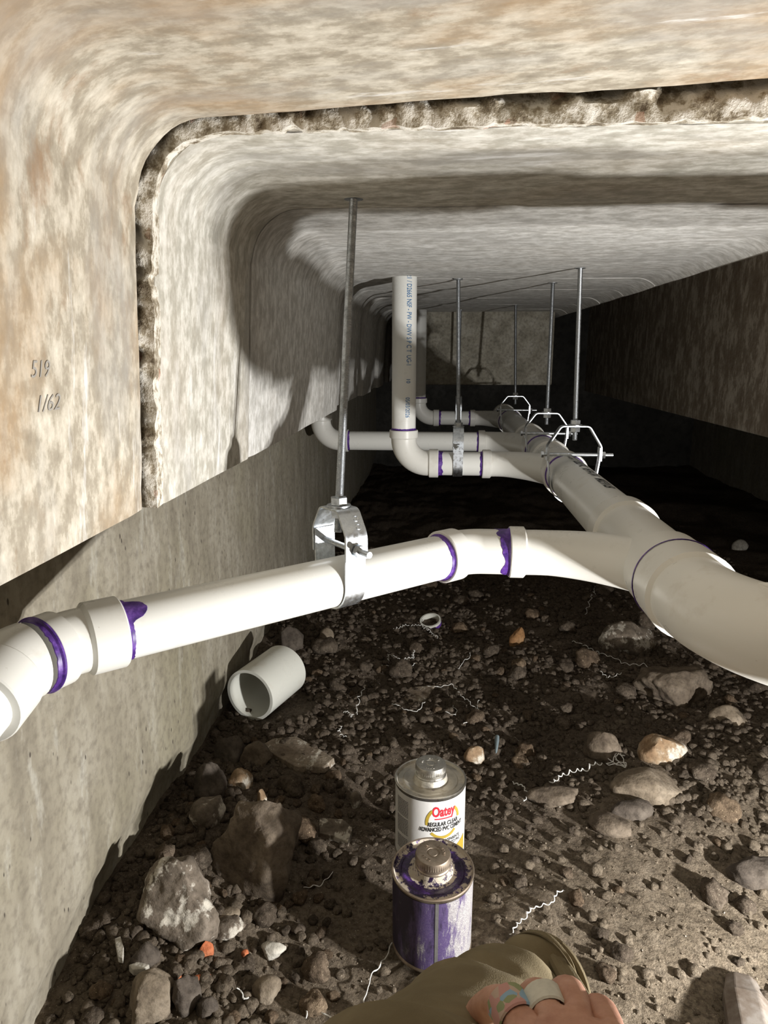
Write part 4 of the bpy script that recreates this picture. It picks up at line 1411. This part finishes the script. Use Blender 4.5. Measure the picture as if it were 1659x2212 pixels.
def knee():
    # thigh and knee as a loft: rings along the thigh, folds added
    path = [Vector((-.12, -.12, .27)), Vector((-.07, .05, .30)), px3(820, 2760, .30), px3(900, 2560, .36), px3(980, 2390, .43), px3(1050, 2270, .49), px3(1110, 2190, .53), px3(1155, 2150, .55), px3(1186, 2140, .56)]
    rad = [.085, .082, .078, .073, .067, .059, .050, .041, .034]
    P, Rr = [], []
    n = len(path)
    def cr(a, b, c, d, t):
        return .5 * ((2 * b) + (c - a) * t + (2 * a - 5 * b + 4 * c - d) * t * t + (3 * b - a - 3 * c + d) * t ** 3)
    for i in range(n - 1):
        a, b, c, d = path[max(i - 1, 0)], path[i], path[i + 1], path[min(i + 2, n - 1)]
        ra, rb, rc, rd = rad[max(i - 1, 0)], rad[i], rad[i + 1], rad[min(i + 2, n - 1)]
        for k in range(8):
            t = k / 8
            P.append(cr(a, b, c, d, t)); Rr.append(cr(ra, rb, rc, rd, t))
    P.append(path[-1]); Rr.append(rad[-1])
    mb = MB(); mb.sweep(P, Rr, 48, True)
    out = []
    for i, v in enumerate(mb.v):
        q = Vector(v)
        ring = i // 48
        t = ring / (len(P) - 1)
        ang = (i % 48) / 48 * 2 * PI
        c = P[min(ring, len(P) - 1)]
        d = (q - c).normalized()
        f = .004 * noise.noise(q * 22) + .0018 * noise.noise(q * 70) - .013 * math.exp(-((t - .85 - .04 * math.sin(ang)) / .038) ** 2) + .004 * math.exp(-((t - .94) / .022) ** 2) - .006 * math.exp(-((t - .685 + .045 * math.cos(ang)) / .022) ** 2)
        out.append(tuple(q + d * f))
    mb.v = out
    o = mb.build('trousers', M_CLOTH, person, True, 70)
    # hem at the end of the fold: double rolled edge running down to the right
    c = path[-1]
    t = (path[-1] - path[-2]).normalized()
    u = (Z_ - t * t.z).normalized(); w = t.cross(u)
    ring = [c + (u * math.cos(a) + w * math.sin(a)) * .0375 for a in [2 * PI * k / 40 for k in range(41)]]
    MB().sweep(ring, .0032, 8).build('hem', M_CLOTH, o)
    ring = [c - t * .012 + (u * math.cos(a) + w * math.sin(a)) * .0415 for a in [2 * PI * k / 40 for k in range(41)]]
    MB().sweep(ring, .0009, 6).build('stitch_line', M_STITCH, o)
    for j, off in enumerate((0, .012, .021)):
        Q = [px3(1193 + off * 900, 2068 + off * 200, .55), px3(1215 + off * 900, 2110, .53), px3(1245 + off * 900, 2160, .50), px3(1285 + off * 900, 2230, .46), px3(1330 + off * 900, 2330, .41)]
        MB().sweep(Q, [.0045, .005, .005, .005, .005], 10).build('hem', M_CLOTH, o)
    Q0 = [px3(880, 2205, .452), px3(930, 2172, .462), px3(990, 2158, .468), px3(1060, 2155, .472)]
    return o
knee()

def skin_mesh(name, chains, m, parent, sub=2):
    me = bpy.data.meshes.new(name)
    V, E, R_ = [], [], []
    for ch in chains:
        prev = None
        for item in ch:
            if isinstance(item, int): prev = item; continue
            p, r = item
            V.append(tuple(p)); R_.append(r)
            if prev is not None: E.append((prev, len(V) - 1))
            prev = len(V) - 1
    me.from_pydata(V, E, [])
    o = bpy.data.objects.new(name, me)
    COL.objects.link(o)
    o.parent = parent
    md = o.modifiers.new('skin', 'SKIN'); md.use_smooth_shade = True
    for i, sv in enumerate(me.skin_vertices[0].data):
        sv.radius = (R_[i], R_[i]) if not isinstance(R_[i], tuple) else R_[i]
        sv.use_root = (i == 0)
    sb_ = o.modifiers.new('subsurf', 'SUBSURF'); sb_.levels = sub; sb_.render_levels = sub
    me.materials.append(m)
    return o

# back of the hand comes from the lower right, fingers curl over the cloth to the left
chains = [[(Vector((.30, -.22, .50)), .042), (Vector((.235, -.08, .47)), .034), (px3(1330, 2800, .25), .023), (px3(1290, 2560, .285), (.03, .02)), (px3(1240, 2370, .325), (.034, .018))]]
def finger(mids):
    return [4] + [(px3(*m_[:3]), m_[3]) for m_ in mids]
chains.append(finger([(1135, 2232, .36, .0105), (1098, 2172, .378, .0098), (1070, 2162, .388, .0096), (1030, 2192, .41, .0088), (1020, 2250, .42, .0075)]))
chains.append(finger([(1195, 2218, .36, .0108), (1172, 2160, .378, .0100), (1160, 2148, .388, .0098), (1140, 2165, .415, .009), (1128, 2225, .43, .0076)]))
chains.append(finger([(1255, 2215, .358, .0106), (1234, 2152, .377, .0099), (1224, 2142, .387, .0096), (1205, 2160, .413, .0088), (1195, 2220, .425, .0075)]))
chains.append(finger([(1318, 2240, .348, .0098), (1300, 2188, .368, .0090), (1290, 2180, .377, .0086), (1272, 2196, .40, .008), (1262, 2250, .41, .007)]))
chains.append([3] + [(px3(1180, 2430, .315), .0135), (px3(1090, 2370, .335), .0118), (px3(1030, 2310, .355), .0098)])
hand = skin_mesh('hand', chains, M_SKIN, person)

def band(name, a, b, r, w, m):
    a, b = Vector(a), Vector(b)
    d = (b - a).normalized()
    o = MB().sweep([a, a + d * .001, a + d * (w - .001), a + d * w], [r - .0008, r, r, r - .0008], 24, False)
    return o.build(name, m, hand)
def m_plaster():
    m, nt, b = mat('patterned_plaster', .6, 0, .3)
    v = coords(nt)
    k = N(nt, 'ShaderNodeTexVoronoi', Scale=190.0); nt.links.new(v, k.inputs['Vector'])
    sp_ = N(nt, 'ShaderNodeSeparateColor'); nt.links.new(k.outputs['Color'], sp_.inputs[0])
    c = ramp(nt, sp_.outputs[0], [(.0, (.50, .27, .24)), (.5, (.48, .36, .29)), (.7, (.26, .29, .15)), (.85, (.25, .38, .5))], 'CONSTANT')
    nt.links.new(c, b.inputs['Base Color'])
    return m
band('finger_plaster', px3(1122, 2211, .366), px3(1098, 2172, .378), .0113, .016, m_plaster())
band('finger_tape', px3(1187, 2198, .366), px3(1172, 2160, .378), .0114, .014, flat('white_tape', (.62, .6, .52), .5))
# cloth folds continue under the hand
